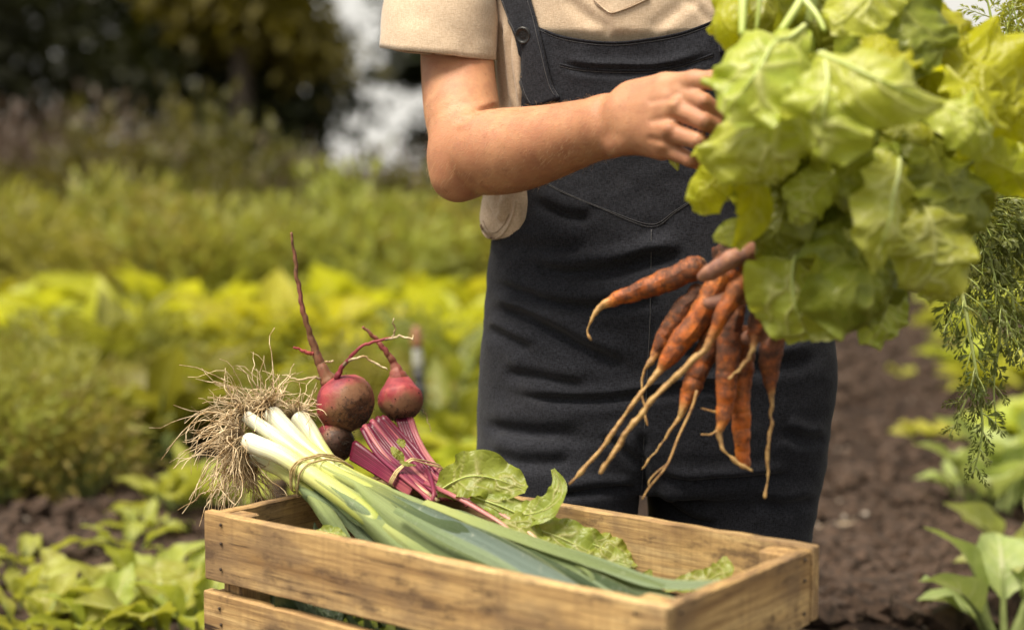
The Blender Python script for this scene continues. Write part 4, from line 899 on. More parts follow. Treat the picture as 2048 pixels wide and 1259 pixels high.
leekleaf('A', 'leekblue', [(790, 1018, 1.498), (890, 1072, 1.448), (990, 1122, 1.402), (1090, 1180, 1.36)], [7, 11, 11, 6], F1, [-.1, 0, 0, 0], 21, wrap=False)
leekleaf('B', 'leekleaf', [(850, 1000, 1.54), (990, 1052, 1.472), (1150, 1108, 1.412), (1330, 1170, 1.35)], [9, 15, 15, 6], F2, [-.1, 0, 0, 0], 22, wrap=False)
leekleaf('D', 'leekleaf', [(765, 1052, 1.512), (830, 1100, 1.475), (900, 1148, 1.432), (980, 1200, 1.39)], [8, 14, 14, 8], F3, [-.2, 0, 0, 0], 23, wrap=False)
leekleaf('C', 'leekdark', [(900, 1038, 1.51), (1020, 1092, 1.45), (1130, 1146, 1.40), (1240, 1205, 1.355)], [8, 14, 14, 7], F1, [.1, .1, 0, 0], 24, wrap=False)
leekleaf('F', 'leekblue', [(1080, 1118, 1.43), (1160, 1152, 1.395), (1240, 1188, 1.365), (1310, 1222, 1.335)], [6, 11, 11, 5], F2, [.1, .1, 0, 0], 25, wrap=False)
def band(items, axis, center, rad, offs, extra=.0009, wob=.0012, seed=0, n=64):
    """closed strand round a bundle: items = [(point, radius)] -> tube mesh, hull of the circles in the plane across axis"""
    r = np.random.default_rng(seed); T = nrm(axis); a = nrm(np.cross(T, [0, 0, 1.0])); b = np.cross(T, a); th = np.linspace(0, 2 * np.pi, 40, endpoint=False); Q = []
    for p, rr in items:
        c = A([(p - center) @ a, (p - center) @ b]); Q.append(c + (rr + rad + extra) * np.stack([np.cos(th), np.sin(th)], 1))
    Q = np.vstack(Q); ph = np.linspace(0, 2 * np.pi, 400, endpoint=False); U = np.stack([np.cos(ph), np.sin(ph)], 1); H = Q[np.argmax(Q @ U.T, axis=0)]
    keep = [H[0]]
    for q in H[1:]:
        if np.linalg.norm(q - keep[-1]) > 1e-4: keep.append(q)
    H = A(keep + [keep[0]]); L = np.r_[0, np.cumsum(np.linalg.norm(np.diff(H, axis=0), axis=1))]; q = np.linspace(0, L[-1], n, endpoint=False)
    X = np.interp(q, L, H[:, 0]); Y = np.interp(q, L, H[:, 1]); s = q / L[-1] * 6.28
    k = offs[0] * np.cos(s + offs[2]) + offs[1] + wob * np.sin(3 * s + r.uniform(0, 6))
    pts = center + X[:, None] * a + Y[:, None] * b + k[:, None] * T
    pts = np.vstack([pts, pts[:2]]); return tube(pts, np.full(len(pts), rad), 8, flat=.6, hint=b, cap=False)
def at_u(key, px):
    t, W, R = LEEKS[key]; p, r = resample(W, 80, R); x, y, d = proj(p); i = int(np.argmin(np.abs(x - px))); return p[i], r[i, 0]
items = [at_u('A', 640), at_u('B', 668), at_u('C', 672), at_u('D', 622), at_u('E', 600), at_u('F', 640)]
cen = np.mean([p for p, r in items], 0); axv = LEEKS['D'][1][4] - LEEKS['D'][1][1]
tie = empty('raffia_tie', cen, 'tan raffia strands tied round the leeks', 'tie')
for k, of in enumerate([(.004, -.006, .5), (.003, .001, 2.0), (.005, .006, 1.0), (.003, .0035, 4.0)]):
    V, F, uv = band(items, axv, cen, [.0013, .0011, .0012, .0010][k], of, extra=.0008 + .0006 * (k % 2), seed=k); mk('strand', V, F, MT['twine'], tie, uv=uv)

# ------------------------------------------------------------------ beetroots
def beet_body(c, axis, r, squash, seed, taper, tag_soil=1.0, n=40, seg=40):
    """axis points from the crown to the tap root"""
    T = nrm(axis); a = nrm(np.cross(T, [0.1, 1, 0.2])); b = np.cross(T, a); th = np.linspace(0, np.pi, n); ph = np.linspace(0, 2 * np.pi, seg, endpoint=False)
    V, so = [], []
    for t in th:
        z = -math.cos(t); rr = math.sin(t)
        if z > 0.3: q = (z - .3) / .7; rr = rr * (1 - taper * q * .35); z = z + taper * q * q * .45
        if z < -.8: rr *= 1.0; z = z + (-.8 - z) * .6
        V.append(c + T * (z * r * squash) + (a[None] * np.cos(ph)[:, None] + b[None] * np.sin(ph)[:, None]) * rr * r); so += [max(0, -z * .62 + .22)] * seg
    V = np.vstack(V); d = V - c; V = c + d * (1 + .045 * fbm(d / r * 1.3, seed)[:, None] + .012 * fbm(d / r * 5, seed + 3)[:, None]); F = []
    for i in range(n - 1):
        for j in range(seg): q = i * seg + j; w = i * seg + (j + 1) % seg; F.append([q, w, w + seg, q + seg])
    F = [f[::-1] for f in F]
    return V, F, np.clip(A(so) * tag_soil, 0, 1.2)
def rootlet(t, pts, rpx, mat='beet', name='rootlet', n=26, soil=.1, seed=0):
    W = PL(pts); R = [pxw(a, p[2]) for a, p in zip(rpx, pts)]; p, r = resample(W, n, R); p = p + .0011 * np.stack([vnoise(np.c_[np.arange(n) * .45, np.full(n, k), np.full(n, seed)], k) for k in range(3)], 1)
    V, F, uv = tube(p, r[:, 0] * (1 + .12 * vnoise(np.c_[np.arange(n) * .9, np.zeros(n), np.full(n, seed)], 4)), 9); return mk(name, V, F, MT[mat], t, uv=uv, attr={'soil': np.full(len(V), soil)})
BD = {}
def beetroot(key, c, crown, r, squash, label, seed, taper, soil):
    cc_, cr = P(*c), P(*crown); rr = pxw(r, c[2]); t = empty('beetroot', cc_, label, 'beetroot', 'beetroots tied in a bunch'); BD[key] = (t, cc_, cr)
    V, F, so = beet_body(cc_, cc_ - cr, rr, squash, seed, taper, soil); mk('bulb', V, F, MT['beet'], t, attr={'soil': so})
    r_b = np.random.default_rng(seed); mb = MB(); T = nrm(cr - cc_)
    for k in range(170):                                   # crumbs of earth round the crown
        d = nrm(T * r_b.uniform(.55, 1.2) + r_b.normal(0, .34, 3)); V, F = blob_unit(k); mb.add(cc_ + d * rr * 1.0 * (squash if abs(d @ T) > .7 else 1) + V * r_b.uniform(.0004, .0013), F)
    tag(mb.build('soil_crumbs', MT['dirt'], t), kind='stuff'); return t
b1 = beetroot('1', (690, 806, 1.735), (733, 838, 1.712), 60, .95, 'largest beetroot, red and round, with a very long upright root', 1, .3, 1.0)
rootlet(b1, [(662, 768, 1.738), (650, 745, 1.738), (638, 718, 1.738), (622, 675, 1.735), (607, 622, 1.73), (596, 568, 1.73), (590, 520, 1.728), (584, 464, 1.725)], [19, 12.5, 9.5, 7, 5.2, 4.4, 3.8, 2.8], name='taproot', n=60, soil=.5, seed=1)
rootlet(b1, [(626, 708, 1.735), (610, 702, 1.73), (588, 694, 1.725)], [4, 3.2, 2.2], seed=2)
rootlet(b1, [(646, 757, 1.735), (622, 754, 1.73), (596, 758, 1.725), (565, 748, 1.72)], [3, 2.2, 1.6, .9], 'root', seed=3)
rootlet(b1, [(640, 728, 1.735), (655, 723, 1.74), (668, 722, 1.745)], [3, 2, 1.3], 'root', seed=4)
rootlet(b1, [(674, 757, 1.72), (679, 744, 1.718), (692, 724, 1.715), (718, 698, 1.71), (743, 684, 1.71), (784, 677, 1.71)], [7, 5.5, 4.2, 3.4, 3, 2.6], n=40, seed=5)
rootlet(b1, [(770, 679, 1.71), (784, 677, 1.71), (801, 671, 1.71), (815, 676, 1.71), (826, 678, 1.71), (824, 668, 1.71)], [2.6, 2.4, 2.2, 2, 1.7, .9], 'root', seed=6)
rootlet(b1, [(785, 676, 1.71), (790, 661, 1.708), (787, 650, 1.705), (786, 638, 1.70)], [2, 1.7, 1.4, .9], 'root', seed=7)
rootlet(b1, [(688, 730, 1.716), (705, 717, 1.712), (730, 714, 1.71), (753, 726, 1.712), (776, 738, 1.715)], [3.4, 2.8, 2.4, 2.1, 1.4], 'root', n=36, seed=8)
b2 = beetroot('2', (801, 798, 1.765), (806, 838, 1.757), 45, 1.0, 'smaller dark beetroot on the right of the largest one', 2, .9, .95)
rootlet(b2, [(797, 760, 1.768), (793, 740, 1.768), (786, 722, 1.768), (770, 700, 1.765), (752, 677, 1.765), (726, 654, 1.76)], [20, 12, 7.5, 5.5, 4.6, 3], name='taproot', n=40, soil=.4, seed=9)
rootlet(b2, [(842, 815, 1.765), (852, 830, 1.765), (862, 862, 1.765)], [1.2, 1, .7], 'root', seed=10)
b3 = beetroot('3', (668, 884, 1.728), (706, 900, 1.71), 42, .95, 'brown earthy beetroot under the largest one', 3, .3, 1.7)
r_b = np.random.default_rng(9)
STEMS = []
def stem(key, pts, rpx, mat='beetstem', n=26, soilv=0):
    W = PL(pts); R = [pxw(a * .88, p[2]) for a, p in zip(rpx, pts)]; p, r = resample(W, n, R); V, F, uv = tube(p, r[:, 0], 10, flat=.8, hint=TOC)
    o = mk('stem', V, F, MT[mat], BD[key][0], uv=uv); STEMS.append((p, r[:, 0])); return o
for k in range(13):                                        # largest beet: fan from the crown
    f = k / 12; s = (722 + 40 * f + r_b.uniform(-3, 3), 858 - 26 * f + r_b.uniform(-4, 4), 1.705 + .012 * f)
    m1 = (752 + 62 * f, 905 - 14 * f, 1.682 + .02 * f); m2 = (800 + 55 * f + r_b.uniform(-5, 5), 950 - 5 * f, 1.645 + .02 * f); e = (862 + 55 * f + r_b.uniform(-8, 8), 1003 - 14 * f, 1.60 + .02 * f)
    stem('1', [s, m1, m2, e], [6.2, 5.0 + r_b.uniform(-1, 1), 5, 4.6], 'beetstem2' if k in (2, 7, 11) else 'beetstem')
for k in range(7):                                         # second layer, behind
    f = k / 6; stem('1', [(735 + 34 * f, 848 - 14 * f, 1.722), (775 + 50 * f, 903 - 12 * f, 1.705), (825 + 50 * f, 952, 1.672), (880 + 50 * f, 1000, 1.63)], [6, 5, 5, 4.5])
for k in range(6):
    f = k / 5; stem('2', [(796 + 26 * f, 838 - 3 * f, 1.752), (808 + 27 * f, 872, 1.74), (830 + 26 * f, 915 - 4 * f, 1.715), (872 + 22 * f, 960 - 6 * f, 1.68), (935 + 22 * f, 1012 - 10 * f, 1.63)], [6, 5.4, 5.2, 5, 4.4], 'beetstem2' if k > 3 else 'beetstem')
for k in range(8):
    f = k / 7; stem('3', [(703 + 6 * f, 915 - 30 * f, 1.705), (728 + 10 * f, 930 - 24 * f, 1.69), (768 + 8 * f, 955 - 20 * f, 1.665), (820 + 10 * f, 990 - 18 * f, 1.63)], [7.5, 7, 6, 5])
for i, (pts, w, mt) in enumerate([([(850, 965, 1.61), (905, 990, 1.58), (960, 1020, 1.56), (1010, 1052, 1.54), (1050, 1095, 1.515)], [6, 6, 6, 5, 4], 'beetstem2'), ([(870, 955, 1.625), (930, 985, 1.595), (975, 1010, 1.57), (1060, 1066, 1.535), (1100, 1110, 1.51)], [6, 6, 5.5, 5, 4], 'beetstem2'),
                                  ([(855, 940, 1.65), (862, 958, 1.60), (868, 985, 1.575), (862, 1005, 1.57)], [6, 5.5, 5, 4], 'beetstem'), ([(860, 945, 1.66), (905, 985, 1.62), (960, 1012, 1.60), (1010, 1048, 1.57), (1050, 1085, 1.545)], [6, 6, 5, 5, 4], 'beetstem2')]): stem('1', pts, w, mt)
def bitems(px): 
    o = []
    for p, r in STEMS[:34]:
        x, y, d = proj(p); i = int(np.argmin(np.abs(x - y - px))); o.append((p[i], r[i]))
    return o
bi = bitems(-118); bc = np.mean([p for p, r in bi], 0); bax = P(850, 955, 1.64) - P(745, 870, 1.70)
tie2 = empty('raffia_tie', bc, 'tan raffia strands tied round the beetroot stems', 'tie')
for k, of in enumerate([(.002, -.002, .5), (.003, .0015, 2.0), (.002, .004, 3.0)]):
    V, F, uv = band(bi, bax, bc, [.0015, .0013, .0011][k], of, seed=10 + k); mk('strand', V, F, MT['twine'], tie2, uv=uv)
def blade(t, pts, wpx, normal, seed, mat='beetleaf', cup=.1, ruf=.42, rf=3.6, vein=.09, edge=.22, name='leaf', nu=44, nv=25, rough=.12, twist=0, rib=None, fold=.12):
    if np.ndim(normal) > 1: normal = np.mean(normal, 0)
    o = lettuce_leaf(t, pts, wpx, normal, seed, mat, cup, .17, .50, rib * .7 if rib else None, 54, 45, frq=(4.5, 7)); o.name = name; return o
blade(b1, [(874, 984, 1.60), (905, 966, 1.595), (940, 955, 1.585), (978, 953, 1.575), (1020, 966, 1.565), (1052, 978, 1.555)], [10, 34, 46, 48, 34, 8], nrm(A([-.15, -.85, .5])), 11, rib=3.2, cup=.15)
blade(b1, [(945, 992, 1.575), (1000, 1011, 1.56), (1045, 1028, 1.55), (1084, 1023, 1.545), (1110, 1000, 1.545), (1119, 970, 1.55), (1106, 938, 1.56)], [10, 24, 30, 30, 24, 16, 4], [nrm(A([0, -.7, .7]))] * 4 + [nrm(A([-.6, -.7, .3]))] * 3, 12, rib=2.8)
blade(b2, [(1030, 1046, 1.565), (1080, 1062, 1.55), (1130, 1082, 1.54), (1190, 1108, 1.53), (1262, 1128, 1.515)], [14, 36, 42, 40, 8], nrm(A([-.1, -.75, .65])), 13, rib=2.6)
blade(b2, [(1130, 1078, 1.545), (1180, 1088, 1.54), (1225, 1108, 1.53), (1268, 1138, 1.52)], [14, 32, 34, 10], nrm(A([.2, -.8, .5])), 14, rib=2.4)
blade(b3, [(1330, 1176, 1.45), (1380, 1164, 1.445), (1420, 1158, 1.44), (1446, 1138, 1.44), (1450, 1112, 1.445)], [8, 20, 24, 22, 4], [nrm(A([0, -.7, .7]))] * 3 + [nrm(A([-.5, -.8, .3]))] * 2, 15)
blade(b3, [(1290, 1165, 1.47), (1295, 1152, 1.47), (1302, 1138, 1.475)], [10, 12, 3], nrm(A([0, -.9, .4])), 16)
blade(b1, [(990, 1040, 1.56), (1040, 1060, 1.54), (1100, 1100, 1.52)], [20, 34, 20], nrm(A([0, -.8, .6])), 17)
blade(b1, [(783, 893, 1.66), (790, 903, 1.652), (800, 912, 1.65), (806, 926, 1.65)], [3, 8, 9, 2], nrm(A([-.2, -.9, .3])), 18, ruf=.3, nu=16, nv=9)
blade(b1, [(800, 922, 1.65), (815, 928, 1.645), (832, 930, 1.645)], [3, 4, 1], nrm(A([-.2, -.9, .3])), 19, nu=12, nv=7)
blade(b1, [(795, 880, 1.66), (804, 886, 1.655), (808, 894, 1.652)], [4, 8, 3], nrm(A([-.2, -.9, .3])), 20, nu=14, nv=9)
# ------------------------------------------------------------------ kale and greens lower in the crate
r_k = np.random.default_rng(31)
def kale(u, v, z, ang, L, seed, lab):
    c = CP(u, v, z); h = ex * math.cos(ang) + ey * math.sin(ang); t = empty('kale_leaf', c, lab, 'kale', 'curly kale in the crate')
    sp = [c, c + h * L * .35 + ez * .01, c + h * L * .7 + ez * .012, c + h * L]; V, F, uv = leaf(sp, [.004, .028, .032, .008], ez, 46, 27, .1, .55, 7, seed=seed, edge=.5, rough=.25); mk('blade', V, F, MT['kale'], t, uv=uv)
    V, F, uv = ctube([c - h * .02, c + h * L * .5 + ez * .010, c + h * L * .95], [.003, .0025, .001], 14, 8); mk('midrib', V, F, MT['leafstem'], t, uv=uv)
for i in range(12): kale(.05 + .045 * i, r_k.uniform(.20, .32), .232 + r_k.uniform(-.006, .012), r_k.uniform(-.4, .4), .12, 600 + i, 'dark curly kale leaf showing through the slat gap of the crate, ' + ORD[i] + ' from the left')
kale(.06, .30, .285, .5, .10, 640, 'curly kale leaf tip sticking up inside the left end of the crate')
for i in range(9): kale(r_k.uniform(.08, .8), r_k.uniform(.25, .8), .215 + r_k.uniform(-.02, .03), r_k.uniform(-3, 3), .15, 660 + i, 'dark kale leaf lying under the leeks in the crate')
def green(pts, wpx, n, seed, lab):
    W = PL(pts); t = empty('spinach_leaf', W[0], lab, 'leaf'); blade(t, pts, wpx, n, seed, 'beetleaf', name='blade', rib=2.5)
green([(620, 1085, 1.545), (645, 1068, 1.545), (668, 1066, 1.54), (700, 1085, 1.53)], [6, 16, 16, 4], nrm(A([0, -.6, .8])), 71, 'pale green leaf peeping over the front plank below the leeks')
def cgreen(u, v, z, L, seed, lab):
    c = CP(u, v, z); t = empty('spinach_leaf', c, lab, 'leaf'); V, F, uv = leaf([c, c + ex * L * .4 + ez * .012, c + ex * L * .75 + ez * .012, c + ex * L], [.006, .03, .03, .004], nrm(ez - ey * .8), 26, 15, .1, .12, 3, .05, 6, seed, .1); mk('blade', V, F, MT['beetleaf'], t, uv=uv)
cgreen(.27, .18, .240, .12, 81, 'smooth green leaf showing through the slat gap near the middle of the front')
cgreen(.38, .18, .236, .12, 82, 'smooth green leaf showing through the slat gap at the bottom of the frame')
# ------------------------------------------------------------------ person kneeling behind the crate
YC = 1.79                                                  # body axis distance
SHEAR = 0.20                                               # turned a little to the viewer's left
def sect(rows, dd=1.76):
    z = [P(1300, r[0], dd)[2] for r in rows]; x0 = A([P(r[1], r[0], dd + .03)[0] for r in rows]); x1 = A([P(r[2], r[0], dd - .01)[0] for r in rows])
    return z, (x0 + x1) / 2, (x1 - x0) / 2, [YC] * len(rows), [r[3] for r in rows]
# ---- body: arms, hands, trunk, head as one skin
bf = Field([-0.17, 1.33, 0.42], [0.50, 1.98, 1.26], 0.0022)
bf.column(*sect([(470, 1010, 1580, .085), (390, 1012, 1570, .085), (220, 1020, 1575, .088), (0, 1010, 1590, .088), (-120, 990, 1605, .078), (-230, 985, 1610, .06), (-270, 1050, 1540, .045)]), .02, SHEAR)
def arm(pts, rad, k=.012):
    W, R = resample(PL(pts), max(6, 5 * len(pts)), rad); bf.cone(W[0], W[1], R[0, 0], R[1, 0], k); bf.chain(W, R[:, 0], .0015); return W
# right arm (viewer's left)
arm([(925, -190, 1.80), (912, -60, 1.785), (914, 110, 1.755), (924, 220, 1.725), (940, 296, 1.702)], [.048, .045, .0425, .0435, .0415], .02)
arm([(922, 338, 1.690), (912, 352, 1.688)], [.034, .0285], .02)
bf.cone(P(917, 368, 1.688), P(920, 372, 1.686), .0135, .012, .012)
arm([(940, 305, 1.695), (985, 304, 1.668), (1035, 299, 1.642), (1100, 284, 1.606), (1170, 264, 1.567), (1215, 252, 1.542)], [.0455, .0475, .0455, .0395, .0335, .0305], .014)
arm([(1215, 252, 1.542), (1250, 238, 1.522)], [.0300, .0265], .012)
arm([(1228, 262, 1.532), (1262, 262, 1.512)], [.023, .021], .010)
# hand: palm block
for a_, b_, ra, rb in [((1255, 215, 1.512), (1352, 188, 1.475), .021, .0165), ((1258, 236, 1.508), (1346, 216, 1.470), .0205, .0165), ((1262, 256, 1.508), (1334, 262, 1.472), .0195, .0155), ((1266, 272, 1.512), (1326, 292, 1.482), .0165, .0145)]:
    bf.cone(P(*a_), P(*b_), ra, rb, .010)
def finger(pts, rad, k=.0022): bf.chain(PL(pts), rad, k)
FR_ = [.0092, .0089, .0080, .0072]
bf.cone(P(1268, 195, 1.512), P(1330, 174, 1.482), .0175, .0135, .010)                     # ball of the thumb
finger([(1330, 172, 1.482), (1388, 162, 1.452), (1432, 160, 1.437), (1476, 172, 1.430)], [.0125, .0100, .0092, .0078], .005)
finger([(1358, 184, 1.468), (1408, 203, 1.436), (1448, 232, 1.444), (1472, 256, 1.466)], [.0112, .0082, .0076, .0068])
finger([(1350, 216, 1.463), (1408, 243, 1.433), (1448, 262, 1.446), (1474, 272, 1.468)], [.0114, .0086, .0080, .0070])
finger([(1337, 263, 1.466), (1396, 282, 1.438), (1436, 300, 1.453), (1456, 312, 1.473)], [.0108, .0082, .0076, .0066])
finger([(1330, 295, 1.478), (1380, 319, 1.456), (1420, 334, 1.468), (1442, 340, 1.486)], [.0100, .0074, .0068, .0060])
for k_, (x, y, d) in enumerate([(1353, 208, 1.4525), (1340, 258, 1.4555), (1332, 288, 1.4675), (1360, 183, 1.4590)]): bf.cone(P(x, y, d), P(x + 4, y + 2, d), .0078, .0066, .004)   # knuckles
for a_, b_ in [((1262, 226, 1.4925), (1345, 206, 1.4585)), ((1265, 240, 1.4905), (1334, 257, 1.4600)), ((1275, 260, 1.4945), (1326, 285, 1.4700))]: bf.cone(P(*a_), P(*b_), .0036, .0036, .004)  # tendons
for a_, b_ in [((1240, 222, 1.4985), (1272, 232, 1.4900)), ((1272, 232, 1.4900), (1300, 246, 1.4780)), ((1272, 232, 1.490), (1318, 222, 1.4720)), ((1200, 214, 1.520), (1240, 222, 1.4985))]: bf.cone(P(*a_), P(*b_), .0016, .0016, .004)   # veins
bf.cone(P(1232, 292, 1.515), P(1245, 288, 1.505), .0095, .009, .010)                       # wrist bone
# left arm (mostly hidden by the lettuce) and the hand round the carrots
arm([(1655, -190, 1.73), (1690, 0, 1.71), (1735, 180, 1.68), (1765, 330, 1.64)], [.050, .047, .043, .038], .02)
arm([(1765, 330, 1.64), (1730, 400, 1.585), (1670, 470, 1.53), (1630, 515, 1.50)], [.042, .040, .031, .026], .014)
for a_, b_, ra, rb in [((1620, 520, 1.498), (1560, 520, 1.455), .021, .016), ((1622, 545, 1.498), (1562, 560, 1.455), .020, .016), ((1620, 570, 1.50), (1570, 605, 1.46), .019, .015), ((1612, 590, 1.50), (1575, 640, 1.465), .016, .014)]: bf.cone(P(*a_), P(*b_), ra, rb, .010)
finger([(1556, 508, 1.450), (1516, 500, 1.410), (1488, 509, 1.400), (1462, 519, 1.397), (1436, 535, 1.402), (1420, 545, 1.407), (1404, 553, 1.412)], [.0125, .0103, .0088, .0092, .0080, .0078, .0054])
bf.cone(P(1414, 541, 1.403), P(1404, 547, 1.4075), .0040, .0034, .001)
finger([(1556, 558, 1.450), (1512, 580, 1.410), (1485, 592, 1.408), (1458, 600, 1.410), (1418, 606, 1.418)], [.0118, .0094, .0084, .0086, .0062])
finger([(1562, 604, 1.455), (1540, 632, 1.425), (1515, 668, 1.432), (1492, 676, 1.442)], [.0110, .0088, .0080, .0068])
finger([(1570, 638, 1.462), (1560, 668, 1.440), (1545, 690, 1.450), (1530, 696, 1.462)], [.0100, .0080, .0074, .0064])
finger([(1610, 510, 1.50), (1570, 500, 1.475), (1520, 505, 1.462), (1480, 520, 1.460)], [.014, .0115, .0095, .0082])
# neck and head (above the frame)
nk = P(1300, -270, 1.78); bf.cone(nk - A([0, 0, .03]), nk + A([0, -.02, .10]), .055, .050, .03)
hd = nk + A([-.01, -.035, .17]); bf.cone(hd, hd + A([0, .012, .035]), .066, .075, .03); bf.cone(hd + A([0, -.05, -.035]), hd + A([0, -.02, -.02]), .038, .05, .025); bf.cone(hd + A([0, -.075, .015]), hd + A([0, -.085, -.005]), .008, .012, .008)
V, F = bf.mesh(); V = relax(V, F, 2, .4)
V = folds(V, F, [([(1006, 212), (965, 220), (930, 238), (905, 252)], 5, .0045, .002), ([(1290, 246), (1325, 238), (1355, 240), (1385, 258)], 7, .0016, .0), ([(1290, 274), (1320, 282), (1345, 290)], 6, .0014, .0), ([(1290, 206), (1330, 198), (1360, 203)], 7, .0013, .0)], 1)
px_, py_, d_ = proj(V); dirt = np.clip((d_ < 1.478) * 1.0 * (px_ > 1380) * (py_ > 440), 0, 1)
dirt = np.maximum(dirt, .25 * np.clip((px_ - 1250) / 150, 0, 1) * (py_ < 360) * (d_ < 1.52))
lo_ = A([0.16, YC, 0.0])
person = tag(mk('person', V, F, MT['skin'], loc=lo_, attr={'dirt': dirt}), 'person in beige t-shirt and charcoal dungarees bending over the crate, holding lettuce and carrots', 'person')
del bf
hm = MB(); Nb = vnormals(V, F); px_, py_, d_ = proj(V); rh = np.random.default_rng(3)
cand = np.where((px_ > 850) & (px_ < 1235) & (py_ > 190) & (py_ < 395) & (Nb @ FW < .35) & (d_ < 1.74))[0]
flow = nrm(P(960, 330, 1.66) - P(1180, 262, 1.56)) + A([0, 0, -.8])
for i in rh.choice(cand, 1700, replace=False):
    n_ = Nb[i]; tdir = flow - n_ * (flow @ n_); tdir = nrm(nrm(tdir) + rh.normal(0, .35, 3)); l = rh.uniform(.004, .009); o_ = V[i] - n_ * .0002
    hm.add(*tube([o_, o_ + tdir * l * .5 + n_ * l * .28, o_ + tdir * l + n_ * l * .22], [.00007, .00006, .00003], 3, cap=False))
tag(hm.build('arm_hair', MT['armhair'], person), kind='stuff')
hb = Field(hd - .14, hd + .14, .004); hb.cone(hd + A([0, .03, .04]), hd + A([0, .05, -.03]), .085, .075, .02); hb.cone(hd + A([0, .08, .0]), hd + A([0, .12, -.06]), .04, .03, .03)
V, F = hb.mesh(); mk('hair', V, F, MT['hair'], person)
# ---- t-shirt
tf = Field([-0.10, 1.60, 0.60], [0.42, 2.0, 1.10], 0.0036)
tf.column(*sect([(492, 1005, 1580, .085), (484, 982, 1596, .098), (472, 966, 1604, .106), (440, 957, 1608, .110), (400, 963, 1602, .108), (340, 976, 1598, .105), (220, 993, 1600, .106), (120, 987, 1604, .109), (0, 976, 1612, .106), (-120, 965, 1622, .093), (-230, 972, 1620, .07), (-285, 1060, 1530, .052)]), .02, SHEAR)
V, F = tf.mesh(); V = relax(V, F, 3, .5)
V = folds(V, F, [([(1002, 40), (1006, 130), (1016, 230)], 7, .006, .003), ([(1026, 20), (1022, 120), (1034, 220)], 6, .005, .003), ([(972, 402), (982, 432), (999, 450), (1014, 428), (1020, 392)], 8, .006, .004), ([(996, 385), (994, 410), (998, 432)], 6, .004, .002), 
                 ([(1120, -10), (1170, 30), (1230, 70)], 14, .003, .002), ([(1400, -20), (1340, 30), (1290, 70)], 14, .003, .002), ([(1180, -20), (1210, 30), (1220, 80)], 12, .002, .002), ([(1360, -20), (1400, 20), (1420, 50)], 8, .003, .002)], 1)
N = vnormals(V, F); V = V + N * (.0022 * fbm(V * A([16, 16, 7]), 4, 3) * (V[:, 2] > .74))[:, None]
px, py, d = proj(V); q = np.clip((px - 1038) / 28, 0, 1) * (N @ FW < .3) * np.clip((py - 60) / 40, 0, 1); V = V + A([0, 1, 0]) * (.018 * q)[:, None]
tee = mk('t_shirt', V, F, MT['tee'], person)
BV = bvhtree.BVHTree.FromPolygons(V.tolist(), np.asarray(F).tolist())
def drape(bv, pts, off):
    o = []
    for x, y in pts:
        q = nrm(P(x, y, 1.0) - C0); h, nn, i, d = bv.ray_cast(Vector(C0), Vector(q)); 
        if h is None: h = Vector(P(x, y, 1.72)); nn = Vector(-q)
        o.append(A(h) + A(nn) * off)
    return A(o)
def seam(bv, pts, rad, mat, parent, off=.0002, n=40, name='seam'):
    p = drape(bv, resample(A(pts, float), n)[0], off); p = np.stack([np.convolve(np.pad(p[:, k], 2, 'edge'), np.ones(5) / 5, 'valid') for k in range(3)], 1)
    V, F, uv = tube(p, np.full(n, rad), 6); return mk(name, V, F, MT[mat], parent, uv=uv)
def patch(bv, L, R, n, m, off, mat, parent, name, thick=.0012, bulge=0.0):
    """flat piece of cloth lying on the body: left and right outline measured on the photograph"""
    L, _ = resample(A(L, float), n); R, _ = resample(A(R, float), n); t = np.linspace(0, 1, m); Q = L[:, None] * (1 - t)[None, :, None] + R[:, None] * t[None, :, None]
    p = drape(bv, Q.reshape(-1, 2), off).reshape(n, m, 3)
    for _ in range(3): p[1:-1, 1:-1] = .5 * p[1:-1, 1:-1] + .125 * (p[:-2, 1:-1] + p[2:, 1:-1] + p[1:-1, :-2] + p[1:-1, 2:])
    F = grid_faces(n, m)[:, ::-1]; o = mk(name, p.reshape(-1, 3), F, MT[mat], parent); md = o.modifiers.new('thickness', 'SOLIDIFY'); md.thickness = thick; md.offset = 0; return o
patch(BV, [(1185, -60), (1187, 2), (1220, 26)], [(1300, -60), (1298, -6), (1226, 27)], 14, 12, .0012, 'tee', tee, 'chest_pocket')
seam(BV, [(1187, 0), (1218, 24), (1226, 27), (1262, 14), (1300, -4)], .0009, 'tee', tee, .0020)
for hp, hr, hm_ in (([(961, 448), (972, 472), (992, 476), (1012, 460), (1026, 432), (1032, 400)], .0016, 'tee'), ([(966, 440), (977, 462), (992, 465), (1008, 450), (1019, 426)], .0006, 'teestitch')): seam(BV, hp, hr, hm_, tee, .0004, 40, 'hem')
# sleeves
def sleeve(rings, seed, label=None):
    n, m = 34, 44; th = np.linspace(0, 2 * np.pi, m, endpoint=False); R, _ = resample(A(rings, float), n); V = []
    for i, (cx, cy, d, a, b, tl) in enumerate(R):
        for q in th: V.append(P(cx + a * math.cos(q), cy + tl * math.cos(q), d - b * math.sin(q)))
    V = A(V); F = []
    for i in range(n - 1):
        for j in range(m): F.append([i * m + j, i * m + (j + 1) % m, (i + 1) * m + (j + 1) % m, (i + 1) * m + j])
    F = A(F)[:, ::-1]; N = vnormals(V, F); px, py, d = proj(V)
    V = V + N * (.0035 * fbm(V * A([22, 22, 13]), seed, 2) + .0012 * fbm(V * 60, seed + 1, 2))[:, None]; return V, F
V, F = sleeve([(930, -260, 1.80, 70, .050, 0), (905, -190, 1.795, 95, .058, 0), (888, -80, 1.775, 102, .058, 6), (882, 20, 1.762, 110, .0615, 10), (878, 80, 1.755, 112, .0625, 11), (876.5, 108, 1.752, 113, .0630, 12)], 3)
